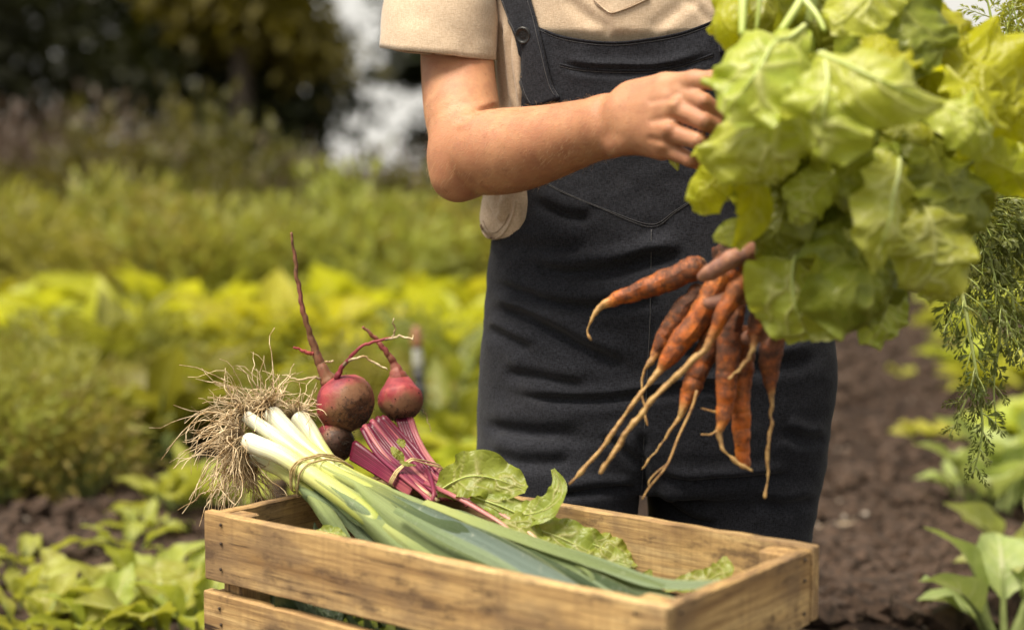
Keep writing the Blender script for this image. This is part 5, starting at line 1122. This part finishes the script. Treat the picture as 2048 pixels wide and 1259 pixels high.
V = folds(V, F, [([(965, -40), (935, 10), (890, 40), (850, 48)], 11, .007, .004), ([(980, 30), (950, 62), (905, 78), (870, 76)], 9, .006, .004), ([(795, 10), (825, 38), (865, 44)], 9, .005, .003), ([(860, -40), (850, 0), (835, 30)], 9, .005, .003), ([(915, -20), (905, 20), (925, 60)], 8, .004, .003), ([(785, 60), (810, 72), (840, 72)], 7, .003, .002)], 1)
sl = mk('sleeve', V, F, MT['tee'], tee); md = sl.modifiers.new('thickness', 'SOLIDIFY'); md.thickness = .0022; md.offset = -1
SV = bvhtree.BVHTree.FromPolygons(V.tolist(), np.asarray(F).tolist())
for yo, rad in ((17, .0006), (2, .0011)):
    seam(SV, [(771, 96 - yo), (800, 104 - yo), (840, 108.5 - yo), (876, 110 - yo), (920, 112 - yo), (960, 115 - yo), (981, 117 - yo)], rad, 'teestitch' if yo > 5 else 'tee', sl, .0004, 50, 'hem_stitch')
V, F = sleeve([(1650, -260, 1.73, 70, .050, 0), (1668, -190, 1.725, 95, .058, 0), (1690, -80, 1.715, 100, .058, -6), (1710, 20, 1.705, 104, .060, -10), (1730, 110, 1.695, 108, .061, -12)], 5)
mk('sleeve', V, F, MT['tee'], tee).modifiers.new('thickness', 'SOLIDIFY').thickness = .002
# ---- dungarees
df = Field([-0.12, 1.56, 0.0], [0.45, 2.28, 0.95], 0.0034)
df.column(*sect([(975, 975, 1632, .098), (930, 958, 1652, .112), (880, 952, 1663, .122), (800, 955, 1672, .127), (700, 962, 1672, .128), (640, 966, 1660, .126), (560, 972, 1640, .122), (480, 984, 1612, .117), (440, 994, 1600, .116), (390, 1002, 1592, .115), (300, 1004, 1588, .114), (220, 1006, 1590, .116), (120, 998, 1597, .119), (0, 990, 1602, .117), (-40, 990, 1602, .115)]), .02, SHEAR)
for rows in ([(880, 975, 1290, .098), (930, 956, 1290, .104), (1000, 950, 1286, .107), (1100, 953, 1281, .104), (1200, 960, 1273, .098), (1340, 980, 1260, .085), (1425, 1000, 1245, .07)], [(880, 1295, 1640, .098), (930, 1298, 1654, .104), (1000, 1301, 1650, .107), (1100, 1306, 1637, .104), (1200, 1313, 1628, .098), (1340, 1325, 1612, .085), (1425, 1340, 1595, .07)]):
    z, xc, a, yc, b = sect(rows); df.column(z, xc, a, yc, b, .012, SHEAR, 2.2)
    kx = xc[-1]; df.cone([kx, YC - .01, .075], [kx + .01, YC + .17, .060], .068, .056, .04); df.cone([kx + .01, YC + .17, .060], [kx + .01, YC + .40, .052], .056, .048, .03)
V, F = df.mesh(); V = relax(V, F, 4, .5)
DEN = [([(1040, 526), (1080, 536), (1131, 545), (1226, 540), (1302, 519), (1380, 512)], 13, .008, .005), ([(972, 560), (1035, 586), (1105, 608), (1181, 614), (1260, 606), (1330, 600)], 11, .007, .005), ([(968, 618), (1035, 633), (1105, 665), (1181, 706), (1260, 738)], 14, .009, .006),
       ([(990, 500), (1040, 492), (1110, 500), (1180, 500)], 14, .004, .003), ([(964, 655), (1010, 672), (1070, 700)], 12, .005, .004), ([(1003, 741), (1080, 755), (1180, 778)], 12, .004, .003), ([(1015, 783), (1070, 793), (1126, 799), (1207, 800), (1293, 789), (1400, 775), (1520, 778)], 9, .006, .004),
       ([(960, 848), (1060, 862), (1170, 866)], 14, .003, .003), ([(970, 905), (1060, 925), (1150, 918)], 13, .003, .003), ([(1311, 950), (1370, 964), (1437, 961), (1519, 956), (1590, 948)], 9, .006, .004), ([(1110, 990), (1160, 982), (1218, 977), (1275, 973)], 8, .006, .004),
       ([(1300, 985), (1348, 1019), (1390, 1040), (1440, 1048)], 10, .006, .004), ([(1340, 690), (1420, 720), (1520, 730), (1640, 715)], 14, .005, .004), ([(1560, 860), (1610, 880), (1660, 880)], 11, .004, .003), ([(1500, 1000), (1570, 1012), (1640, 1000)], 12, .004, .003),
       ([(1060, 400), (1120, 430), (1190, 440)], 12, .003, .002), ([(1283, 860), (1285, 930), (1290, 1000)], 10, .008, .0), ([(1200, 870), (1250, 900), (1280, 940)], 10, .004, .003), ([(1110, 120), (1160, 138), (1236, 143), (1335, 139), (1431, 110)], 7, .0035, .0025)]
V = folds(V, F, [(a, w * 1.1, b * 1.4, c * 1.6) for a, w, b, c in DEN], 1)
N = vnormals(V, F); V = V + N * (.0026 * fbm(V * A([9, 9, 15]), 14, 3) + .0007 * fbm(V * A([40, 40, 60]), 15, 2))[:, None]
N = vnormals(V, F); px, py, d = proj(V); front = (N @ FW) < 0.05
le = np.interp(py, [-50, 60, 180, 300, 390, 430, 475, 510], [1050, 1050, 1044, 1036, 1034, 1020, 985, 900]); re = np.interp(py, [-50, 60, 200, 390, 480, 520], [1500, 1505, 1515, 1530, 1590, 1750])
te = np.interp(px, [1030, 1060, 1083, 1117, 1177, 1228, 1276, 1355, 1411, 1437, 1520], [34, 46, 57, 71, 81, 84, 80, 67, 48, 36, 10])
g = np.where(front, np.minimum(np.minimum(px - le, re - px), py - te), py - 474)
V, F = clip(V, F, g)
dung = mk('dungarees', V, F, MT['denim'], person); md = dung.modifiers.new('thickness', 'SOLIDIFY'); md.thickness = .003; md.offset = -1
DV = bvhtree.BVHTree.FromPolygons(V.tolist(), F)
seam(DV, [(1303, 455), (1302, 540), (1300, 640), (1294, 760), (1288, 880), (1283, 985)], .0006, 'thread', dung, .0004, 70)
for xo in (0, 5): seam(DV, [(1060 + xo, 345), (1110 + xo, 378), (1200 + xo, 416), (1303, 455 - xo), (1345 - xo, 428), (1400 - xo, 392)], .0005, 'thread', dung, .0003, 50)
seam(DV, [(1115, 127), (1157, 137), (1236, 141), (1335, 137), (1431, 107)], .0012, 'denim', dung, .0006, 40, 'pocket_edge')
seam(DV, [(1115, 131), (1157, 141), (1236, 145), (1335, 141), (1431, 111)], .0005, 'thread', dung, .0006, 40, 'pocket_stitch')
seam(DV, [(1062, 53), (1085, 63), (1117, 77), (1177, 88), (1228, 91), (1276, 87), (1355, 74), (1411, 55), (1435, 44)], .0005, 'thread', dung, .0003, 50, 'bib_stitch')
seam(DV, [(1085, 58.5), (1117, 72), (1177, 82.5), (1228, 85.5), (1276, 81.5), (1355, 68.5), (1411, 49.5), (1436, 38)], .0014, 'denim', dung, .0004, 50, 'bib_edge')
# straps lie over the shirt and the bib
allV = np.vstack([A([v.co for v in tee.data.vertices]) + lo_, V]); nt = len(tee.data.vertices)
AV = bvhtree.BVHTree.FromPolygons(allV.tolist(), [list(p.vertices) for p in tee.data.polygons] + [[i + nt for i in f] for f in F])
st_ = patch(AV, [(985, -90), (1010, 0), (1024, 40), (1036, 90), (1043, 150), (1054, 190), (1069, 217)], [(1040, -90), (1065, 0), (1078, 46), (1089, 92), (1105, 159), (1114, 182), (1124, 197)], 40, 12, .0045, 'denim', dung, 'strap', .0035)
patch(AV, [(1440, -90), (1437, 0), (1436, 60), (1438, 110)], [(1500, -90), (1496, 0), (1492, 60), (1490, 110)], 24, 10, .0045, 'denim', dung, 'strap', .0035)
for a_, b_ in (([(1013, 0), (1028, 45), (1040, 92), (1048, 150), (1059, 190), (1071, 210)], .0005), ([(1061, 0), (1074, 46), (1085, 92), (1101, 159), (1109, 182), (1117, 194)], .0005)): seam(AV, a_, b_, 'thread', st_, .0066, 40, 'strap_stitch')
bc_ = drape(AV, [(1056, 72)], .0075)[0]; h, nn, i, d = AV.ray_cast(Vector(C0), Vector(nrm(bc_ - C0))); nn = A(nn)
a = nrm(np.cross(nn, [0, 0, 1.0])); b = np.cross(nn, a); th = np.linspace(0, 2 * np.pi, 36, endpoint=False); V = []; prof = [(0, .0012), (.0045, .0012), (.0062, .0009), (.0072, .0022), (.0085, .0030), (.0097, .0024), (.0101, .0008), (.0096, -.0012), (0, -.0014)]
for r, z in prof: V += [bc_ + nn * z + (a * math.cos(t) + b * math.sin(t)) * max(r, 1e-5) for t in th]
F = [[i * 36 + j, i * 36 + (j + 1) % 36, (i + 1) * 36 + (j + 1) % 36, (i + 1) * 36 + j] for i in range(len(prof) - 1) for j in range(36)]
bt = mk('button', V, F, MT['button'], st_)
for sx, sy in ((-1, -1), (-1, 1), (1, -1), (1, 1)):
    c = bc_ + a * sx * .0016 + b * sy * .0016; V, F, uv = tube([c + nn * .0006, c + nn * .00125, c + nn * .0013], [.0009, .0009, .0005], 10); mk('thread_hole', V, F, MT['pipe'], bt)
# ------------------------------------------------------------------ carrots held in the left hand
CAR = {}
def carrot(key, pts, rpx, ntail, label, seed, soil=.5, extra=()):
    """pts crown -> tip -> tail; ntail = index where the orange body ends"""
    W = PL(pts); R = [pxw(a * (.84 if a > 12 else .70), p[2]) for a, p in zip(rpx, pts)]; t = empty('carrot', W[0], label, 'carrot', 'bunch of carrots'); CAR[key] = (t, W)
    T0 = nrm(W[0] - W[1]); W2 = [W[0] + T0 * R[0] * .5, W[0] + T0 * R[0] * .32] + W; R2 = [R[0] * .3, R[0] * .75] + R
    n = 90; p, rr = resample(W2, n, R2); rr = rr[:, 0]; k = np.arange(n); ring = fbm(np.c_[k * .55, np.zeros(n), np.full(n, seed)], seed, 2)
    body = np.clip((rr - pxw(6.5, 1.45)) / pxw(7, 1.45), 0, 1)
    p = p + (.0010 * np.stack([vnoise(np.c_[k * .22, np.full(n, q), np.full(n, seed)], q + seed) for q in range(3)], 1))
    V, F, uv = tube(p, rr * (1 + .022 * ring * body + .10 * ring * (1 - body)), 18); V = V + (.0011 * fbm(V * 130, seed, 2))[:, None] * nrm(V - np.r_[np.repeat(p, 19, 0), p[:1], p[-1:] - 1e-5])
    tl = np.repeat(1 - body, 19); tl = np.r_[tl, tl[0], tl[-1]]; so = soil * np.clip(1.15 - np.repeat(k / n, 19) * 1.2, 0, 1) + .15; so = np.r_[so, so[0], so[-1]] * (1 - tl * .8)
    mk('root', V, F, MT['carrot'], t, uv=uv, attr={'tail': tl, 'soil': so})
    for i, (e, er) in enumerate(extra):
        W = PL(e); V, F, uv = ctube(W, [pxw(a, q[2]) for a, q in zip(er, e)], 30, 7); mk('rootlet', V, F, MT['carrot'], t, uv=uv, attr={'tail': np.ones(len(V)), 'soil': np.full(len(V), .1)})
    r = np.random.default_rng(seed); mb = MB()
    for q in range(70):
        i = r.integers(3, 50); a = r.uniform(0, 6.28); d = nrm(r.normal(0, 1, 3)); V, F = blob_unit(q); mb.add(p[i] + d * rr[i] * .98 + V * r.uniform(.0003, .0010), F)
    tag(mb.build('soil_crumbs', MT['dirt'], t), kind='stuff'); return t
carrot('1', [(1402, 527, 1.475), (1385, 536, 1.476), (1350, 553, 1.48), (1290, 577, 1.487), (1238, 597, 1.492), (1210, 607, 1.494), (1192, 623, 1.495), (1180, 648, 1.497), (1176, 664, 1.498), (1184, 679, 1.498)], [25, 29, 28, 24, 17, 11, 6, 4.5, 4, 2], 5, 'short carrot pointing left, farthest out of the bunch', 1, .55)
carrot('2', [(1402, 580, 1.478), (1376, 607, 1.482), (1345, 650, 1.487), (1322, 688, 1.49), (1302, 718, 1.49), (1289, 742, 1.49), (1285, 775, 1.49), (1288, 815, 1.49), (1295, 851, 1.49)], [20, 24, 23, 18, 10, 5, 4, 3, 2], 4, 'dark earthy carrot hanging behind the bright orange one', 2, .75)
carrot('3', [(1440, 552, 1.456), (1422, 590, 1.455), (1398, 635, 1.456), (1362, 685, 1.457), (1335, 718, 1.458), (1316, 743, 1.458), (1298, 765, 1.458), (1243, 839, 1.46), (1208, 890, 1.462), (1172, 930, 1.464), (1138, 968, 1.466)], [26, 29, 30, 27, 19, 10, 7, 5.5, 5.5, 4.8, 3.5], 5, 'bright orange carrot with a long tail reaching far left', 3, .3)
carrot('4', [(1500, 540, 1.405), (1486, 560, 1.402), (1467, 590, 1.40), (1443, 632, 1.40), (1428, 665, 1.402), (1410, 698, 1.403), (1385, 721, 1.405), (1329, 773, 1.41), (1272, 839, 1.415), (1233, 897, 1.42), (1199, 947, 1.424)], [20, 25, 25, 20, 13, 9.5, 8.5, 7.5, 7, 6.5, 5], 4, 'front carrot with a thick yellowish tail curving to the lower left', 4, .35)
carrot('5', [(1432, 655, 1.465), (1415, 695, 1.464), (1395, 740, 1.464), (1380, 785, 1.464), (1366, 818, 1.464), (1352, 842, 1.464), (1330, 875, 1.465), (1306, 910, 1.466), (1283, 937, 1.467)], [26, 28, 26, 20, 11, 5, 4, 3.2, 2.2], 4, 'carrot with two thin tails hanging below the middle of the bunch', 5, .55,
       [([(1394, 780, 1.455), (1384, 815, 1.455), (1357, 873, 1.456), (1343, 910, 1.456), (1329, 937, 1.456), (1300, 972, 1.458), (1284, 998, 1.458)], [3.5, 3, 2.6, 2.4, 2.2, 2, 1.4]), ([(1334, 928, 1.456), (1312, 945, 1.456), (1298, 962, 1.456), (1300, 975, 1.456)], [2, 1.6, 1.4, 1.2])])
carrot('7', [(1492, 660, 1.475), (1488, 715, 1.472), (1480, 800, 1.47), (1483, 873, 1.47), (1489, 925, 1.47), (1490, 936, 1.47)], [22, 25, 23, 20, 15, 9], 6, 'straight carrot with a blunt broken end', 7, .35)
carrot('6', [(1470, 610, 1.448), (1462, 640, 1.446), (1456, 706, 1.444), (1454, 763, 1.444), (1449, 820, 1.444), (1440, 862, 1.444), (1440, 885, 1.444), (1450, 903, 1.443), (1470, 924, 1.442), (1505, 941, 1.440)], [24, 27, 29, 25, 19, 11, 7, 5.5, 4.6, 3.2], 5, 'long carrot whose tail hooks to the right', 6, .6, [([(1442, 826, 1.444), (1425, 822, 1.443), (1403, 816, 1.442)], [2.5, 2, 1.3]), ([(1436, 858, 1.444), (1422, 868, 1.443), (1402, 868, 1.442)], [2.5, 2, 1.3])])
carrot('8', [(1524, 590, 1.425), (1519, 615, 1.42), (1513, 655, 1.415), (1508, 690, 1.412), (1500, 712, 1.41), (1484, 733, 1.408), (1457, 758, 1.405)], [20, 23, 20, 12, 7, 5.5, 3.5], 4, 'short carrot beside the fingertips on the right', 8, .7)
carrot('9', [(1552, 620, 1.458), (1548, 650, 1.457), (1541, 716, 1.455), (1541, 755, 1.454), (1543, 786, 1.454), (1543, 805, 1.454), (1542, 850, 1.453), (1536, 897, 1.452), (1537, 944, 1.452), (1530, 996, 1.45)], [22, 27, 27, 19, 11, 6.5, 5, 4.4, 4.4, 3], 4, 'rightmost carrot with a straight tail hanging down', 9, .65)
carrot('10', [(1440, 500, 1.475), (1448, 520, 1.472), (1460, 560, 1.468), (1468, 600, 1.466)], [20, 24, 22, 14], 9, 'carrot top peeping out above the index finger', 10, .8)
# ---- carrot tops, hanging behind the lettuce
def frond(key, pts, rpx, seed, nb=13, blen=46, rev=False, hang=.5, start=.05, mat='carrottop'):
    t = CAR[key][0]; W = PL(pts); r = np.random.default_rng(seed); n = 60; p, rr = resample(W, n, [pxw(a, q[2]) for a, q in zip(rpx, pts)]); T, N, B = frames(p, [0.1, -1, .2])
    V, F, uv = tube(p, rr[:, 0], 8); st = mk('frond_stalk', V, F, MT['leafstem'], t, uv=uv); C, D, S = [], [], []; tw = MB()
    for k in range(nb):
        f = start + (1 - start) * (k + .5) / nb; i = min(n - 2, int(f * n)); sgn = 1 if k % 2 else -1; L = pxw(blen, 1.6) * (1.15 - .75 * f) * r.uniform(.7, 1.25)
        d = nrm(T[i] * .75 + B[i] * sgn * r.uniform(.5, 1.1) + N[i] * r.uniform(-.6, .9)); q = [p[i]]; m = 5
        for _ in range(m): d = nrm(d + A([0, 0, -1]) * hang * .22 + r.normal(0, .09, 3)); q.append(q[-1] + d * L / m)
        q = A(q); tw.add(*tube(q, np.linspace(.0009, .0004, m + 1), 5, cap=False))
        for j in range(1, m + 1):
            for sg in (-1, 1):
                e = nrm(q[j] - q[j - 1]); sd_ = nrm(np.cross(e, N[i] + r.normal(0, .35, 3))) * sg; l = L * .44 * (1.25 - .6 * j / m) * r.uniform(.7, 1.2)
                dd = nrm(e * .9 + sd_ * .75); C += [q[j], q[j] + dd * l * .35, q[j] + dd * l * .35]; D += [dd, nrm(dd + sd_ * .7), nrm(dd + e * .8)]; S += [l, l * .62, l * .62]
        C.append(q[-1]); D.append(d); S.append(L * .3)
    lf = MB(); lf.add(*leafcloud(A(C), A(D), A(S), seed, .27, .08)); tag(lf.build('leaflets', MT[mat], t), kind='stuff'); tw.build('twigs', MT['leafstem'], t)
frond('9', [(1840, 450, 1.60), (1905, 520, 1.605), (1925, 590, 1.605), (1945, 700, 1.60), (1960, 800, 1.60), (1964, 870, 1.60), (1946, 950, 1.60)], [5, 5, 4.5, 3.6, 3, 2.4, 1.2], 1, 24, 78, start=.22)
frond('9', [(1900, 430, 1.62), (1962, 470, 1.625), (1985, 540, 1.625), (2005, 620, 1.62), (2040, 700, 1.62)], [4, 4, 3.4, 2.8, 1.2], 2, 18, 80, start=.15)
frond('6', [(1880, 440, 1.615), (1925, 480, 1.61), (1928, 560, 1.61), (1905, 620, 1.61), (1888, 668, 1.61)], [4, 4, 3, 2.4, 1.2], 3, 13, 54, start=.25)
frond('6', [(1930, 400, 1.64), (2005, 440, 1.64), (2020, 560, 1.64), (2035, 660, 1.64), (2062, 750, 1.64)], [4, 4, 3.4, 2.8, 1.2], 4, 18, 84)
frond('3', [(1950, 745, 1.598), (1936, 790, 1.595), (1918, 830, 1.595), (1898, 872, 1.595)], [2.6, 2.2, 1.8, 1], 5, 9, 44)
frond('3', [(1950, 430, 1.655), (1990, 540, 1.65), (2000, 660, 1.65), (1988, 760, 1.65), (1992, 850, 1.65)], [4, 3.6, 3, 2.4, 1], 6, 18, 72)
frond('4', [(1960, 390, 1.66), (2035, 420, 1.66), (2050, 520, 1.66), (2066, 640, 1.66)], [4, 4, 3, 1.4], 7, 16, 84)
frond('4', [(1860, 420, 1.63), (1935, 430, 1.635), (1990, 430, 1.64), (2060, 480, 1.645)], [4, 4, 3, 1.4], 8, 16, 80)
frond('5', [(1900, 400, 1.63), (1960, 420, 1.63), (1975, 500, 1.632), (1960, 580, 1.63), (1975, 640, 1.63)], [4, 4, 3, 2.4, 1.2], 12, 16, 70)
for i, pts in enumerate([[(1900, 330, 1.68), (1985, 180, 1.69), (2010, 80, 1.70), (2030, -20, 1.70)], [(1940, 330, 1.70), (2030, 220, 1.70), (2050, 110, 1.70), (2025, 10, 1.70)], [(1930, 300, 1.72), (1975, 150, 1.72), (1985, 60, 1.72), (1965, -40, 1.72)], [(1960, 320, 1.71), (2050, 260, 1.72), (2085, 160, 1.72), (2080, 40, 1.72)], [(1940, 300, 1.74), (2000, 150, 1.74), (2050, 50, 1.74), (2075, -60, 1.74)]]): frond(['8', '8', '7', '7', '2'][i], pts, [4, 3.6, 3, 1.4], 20 + i, 20, 90, hang=.15, start=.2, mat='carrottopy')

# ------------------------------------------------------------------ lettuces carried in front of the body
CAMN = A([0, -1.0, .12])
def nv_(x, z, y=-1.0): return nrm(A([x, y, z]))
heads = [empty('lettuce_head', P(1600, 60, 1.36), 'green lettuce head on the left of the pair, against the hand', 'lettuce', None), empty('lettuce_head', P(1850, 120, 1.40), 'green lettuce head on the right and below, in front of the carrot tops', 'lettuce', None)]
LT = [  # head, points, half widths px, normal, cup, ruffle, rib
 (0, [(1610, 50, 1.315), (1560, 92, 1.285), (1510, 140, 1.262), (1466, 192, 1.255), (1440, 232, 1.262)], [14, 62, 84, 78, 30], nv_(-.35, .25), -.35, .10, 7),
 (0, [(1648, 108, 1.275), (1655, 160, 1.245), (1648, 215, 1.232), (1636, 262, 1.235), (1622, 312, 1.25)], [16, 62, 88, 92, 46], nv_(-.1, .2), -.30, .14, 7),
 (1, [(1640, 110, 1.270), (1700, 136, 1.238), (1760, 165, 1.222), (1828, 190, 1.222), (1892, 206, 1.235)], [12, 44, 62, 52, 8], nv_(.1, .55), -.45, .10, 7),
 (0, [(1556, 205, 1.325), (1548, 262, 1.292), (1546, 312, 1.282), (1556, 372, 1.295)], [60, 106, 112, 60], nv_(-.05, .15), -.40, .05, 5),
 (0, [(1480, 335, 1.345), (1440, 352, 1.330), (1410, 385, 1.33), (1408, 428, 1.34)], [16, 34, 38, 24], nv_(-.4, .1), -.3, .12, 3),
 (0, [(1462, 338, 1.34), (1505, 372, 1.325), (1508, 430, 1.325), (1472, 496, 1.335)], [14, 28, 30, 8], nv_(-.6, .1), .6, .10, 3),
 (0, [(1500, 456, 1.345), (1460, 468, 1.342), (1428, 477, 1.345)], [20, 24, 5], nv_(0, .3), -.2, .1, 3),
 (1, [(1795, 320, 1.285), (1785, 395, 1.262), (1765, 465, 1.258), (1748, 546, 1.268)], [36, 60, 52, 4], nv_(.1, .1), -.35, .14, 5),
 (1, [(1600, 470, 1.365), (1585, 545, 1.345), (1592, 615, 1.335), (1622, 688, 1.345)], [34, 72, 84, 50], nv_(-.2, .05), -.25, .24, 5),
 (1, [(1690, 410, 1.355), (1718, 510, 1.325), (1738, 590, 1.312), (1745, 658, 1.325)], [50, 96, 104, 56], nv_(0, -.12), -.30, .12, 5),
 (1, [(1820, 370, 1.325), (1862, 440, 1.305), (1868, 515, 1.305), (1838, 592, 1.32)], [36, 70, 74, 34], nv_(.2, .05), -.25, .22, 5),
 (1, [(1780, 570, 1.345), (1768, 630, 1.338), (1745, 692, 1.345)], [30, 46, 20], nv_(0, .1), -.3, .2, 3),
 (1, [(1850, 205, 1.305), (1905, 225, 1.29), (1950, 255, 1.288), (1985, 305, 1.30)], [16, 48, 54, 20], nv_(.25, .3), -.35, .14, 5),
 (1, [(1860, 40, 1.365), (1930, 95, 1.345), (1995, 160, 1.34), (2042, 235, 1.35)], [30, 80, 86, 34], nv_(.35, .3), -.3, .14, 5),
 (1, [(1915, 300, 1.345), (1985, 325, 1.33), (2040, 352, 1.335), (2090, 395, 1.35)], [24, 48, 48, 14], nv_(.3, .4), -.3, .16, 4),
 (1, [(1750, -70, 1.385), (1785, 20, 1.345), (1825, 95, 1.325), (1850, 155, 1.335)], [46, 92, 86, 30], nv_(.1, .25), -.25, .14, 5),
 (0, [(1800, -50, 1.34), (1735, -5, 1.31), (1690, 35, 1.30), (1672, 72, 1.305)], [40, 58, 46, 10], nv_(-.1, .3), -.3, .12, 5),
 (0, [(1470, -70, 1.365), (1452, 0, 1.345), (1446, 55, 1.342), (1462, 108, 1.35)], [26, 40, 38, 10], nv_(-.3, .1), -.3, .2, 3),
 (1, [(1830, -20, 1.375), (1885, 60, 1.352), (1935, 130, 1.345), (1945, 210, 1.35)], [44, 88, 78, 26], nv_(.3, .15), -.3, .12, 5),
 (1, [(1895, 130, 1.335), (1955, 185, 1.318), (1972, 250, 1.315), (1945, 318, 1.325)], [30, 60, 62, 22], nv_(.4, .2), -.35, .14, 4),
 (1, [(1755, 70, 1.30), (1785, 112, 1.28), (1805, 150, 1.278), (1812, 182, 1.285)], [26, 42, 38, 10], nv_(.2, .3), -.3, .12, 4),
 (1, [(1840, 270, 1.325), (1895, 350, 1.315), (1918, 430, 1.32), (1905, 500, 1.33)], [36, 72, 66, 20], nv_(.25, 0), -.3, .16, 5),
 (0, [(1680, 335, 1.315), (1640, 372, 1.298), (1605, 412, 1.30), (1588, 450, 1.31)], [18, 38, 40, 12], nv_(-.1, .3), -.3, .14, 4),
 (0, [(1590, 340, 1.37), (1570, 410, 1.355), (1555, 470, 1.352), (1548, 530, 1.36)], [36, 66, 62, 26], nv_(-.2, 0), .2, .14, 5),
 (1, [(1690, 250, 1.31), (1700, 300, 1.29), (1705, 345, 1.29), (1690, 395, 1.30)], [20, 36, 34, 8], nv_(-.1, .1), -.3, .14, 4),
 (1, [(1960, 60, 1.385), (2010, 130, 1.37), (2050, 200, 1.37), (2080, 300, 1.38)], [36, 66, 66, 26], nv_(.4, .2), -.3, .14, 4),
 (1, [(1880, 420, 1.36), (1905, 480, 1.35), (1895, 545, 1.35), (1850, 600, 1.36)], [30, 50, 50, 16], nv_(.3, 0), -.3, .18, 4),
 (0, [(1560, -60, 1.40), (1530, 10, 1.385), (1520, 70, 1.38), (1530, 130, 1.385)], [40, 66, 66, 30], nv_(-.2, .1), .1, .2, 4),
 (0, [(1650, -60, 1.41), (1630, 20, 1.40), (1640, 90, 1.395), (1650, 150, 1.40)], [40, 76, 76, 30], nv_(0, .1), .1, .2, 4),
 (1, [(1660, 330, 1.44), (1670, 420, 1.435), (1690, 500, 1.43), (1700, 580, 1.43)], [40, 86, 90, 40], nv_(0, -.2), .2, .14, 4),
 (1, [(1780, 200, 1.39), (1820, 300, 1.385), (1830, 400, 1.385), (1800, 520, 1.39)], [60, 106, 106, 40], nv_(.1, -.1), .2, .14, 4),
 (1, [(1850, 60, 1.41), (1920, 160, 1.405), (1950, 280, 1.405), (1930, 420, 1.41)], [60, 100, 100, 40], nv_(.2, -.1), .2, .14, 4),
 (0, [(1600, 120, 1.43), (1640, 200, 1.425), (1660, 290, 1.425), (1650, 400, 1.43)], [70, 110, 110, 60], nv_(0, 0), .1, .14, 4),
 (1, [(1700, 0, 1.43), (1740, 80, 1.425), (1760, 160, 1.425), (1750, 260, 1.43)], [60, 100, 100, 60], nv_(0, 0), .1, .14, 4),
 (0, [(1560, 160, 1.40), (1530, 240, 1.39), (1510, 330, 1.385), (1520, 420, 1.39)], [40, 84, 84, 36], nv_(-.2, -.1), .2, .14, 4),
]
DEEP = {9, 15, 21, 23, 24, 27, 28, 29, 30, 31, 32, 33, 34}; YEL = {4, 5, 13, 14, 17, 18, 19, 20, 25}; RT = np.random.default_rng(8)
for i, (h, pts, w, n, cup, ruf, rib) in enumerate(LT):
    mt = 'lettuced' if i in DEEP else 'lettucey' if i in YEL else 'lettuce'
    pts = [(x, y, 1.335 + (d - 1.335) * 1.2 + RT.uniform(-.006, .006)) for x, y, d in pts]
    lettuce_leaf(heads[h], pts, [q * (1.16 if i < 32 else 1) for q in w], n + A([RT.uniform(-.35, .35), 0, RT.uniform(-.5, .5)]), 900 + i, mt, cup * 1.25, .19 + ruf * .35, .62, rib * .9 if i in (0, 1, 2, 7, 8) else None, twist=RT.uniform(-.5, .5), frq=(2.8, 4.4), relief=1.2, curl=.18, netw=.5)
for i in range(44):                                        # inner ruffles between the big outer leaves
    a = RT.uniform(0, 6.28); q = math.sqrt(RT.uniform(.02, 1)); cx, cy = 1725 + 225 * q * math.cos(a), 310 + 285 * q * math.sin(a); d0 = 1.325 + .05 * q + RT.uniform(-.02, .03)
    b = RT.normal(math.pi / 2, .8); L = RT.uniform(70, 130); ux, uy = math.cos(b), math.sin(b); w0 = RT.uniform(38, 66)
    pts = [(cx - ux * L * .5, cy - uy * L * .5, d0 + .02), (cx - ux * L * .15, cy - uy * L * .15, d0), (cx + ux * L * .2, cy + uy * L * .2, d0 - .004), (cx + ux * L * .5, cy + uy * L * .5, d0 + .006)]
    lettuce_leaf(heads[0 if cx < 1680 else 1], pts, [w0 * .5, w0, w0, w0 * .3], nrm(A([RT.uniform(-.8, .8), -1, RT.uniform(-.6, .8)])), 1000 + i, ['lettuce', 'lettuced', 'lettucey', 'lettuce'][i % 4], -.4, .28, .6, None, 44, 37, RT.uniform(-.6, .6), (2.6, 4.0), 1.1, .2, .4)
for h, pts, rp in [(0, [(1487, -60, 1.345), (1486, 10, 1.335), (1484, 72, 1.325)], 9), (0, [(1625, -40, 1.345), (1600, 5, 1.33), (1562, 62, 1.31)], 9), (0, [(1600, -10, 1.33), (1632, 28, 1.315), (1650, 62, 1.305)], 6), (0, [(1520, -40, 1.355), (1517, 20, 1.35), (1512, 60, 1.345)], 5),
                   (1, [(1700, 140, 1.42), (1760, 250, 1.41), (1800, 380, 1.41)], 30), (0, [(1600, -120, 1.42), (1610, 20, 1.41), (1600, 200, 1.41)], 28)]:
    W = PL(pts); V, F, uv = ctube(W, [pxw(rp, p[2]) * k for p, k in zip(pts, (1.1, 1, .8))], 20, 12); mk('leaf_stalk', V, F, MT['leafstem'], heads[h], uv=uv)
lettuce_leaf(heads[0], [(1340, 312, 1.475), (1350, 325, 1.472), (1356, 340, 1.472)], [6, 9, 2], nv_(0, .2), 7, 'lettuce', -.2, .1, .2, None, 12, 9)
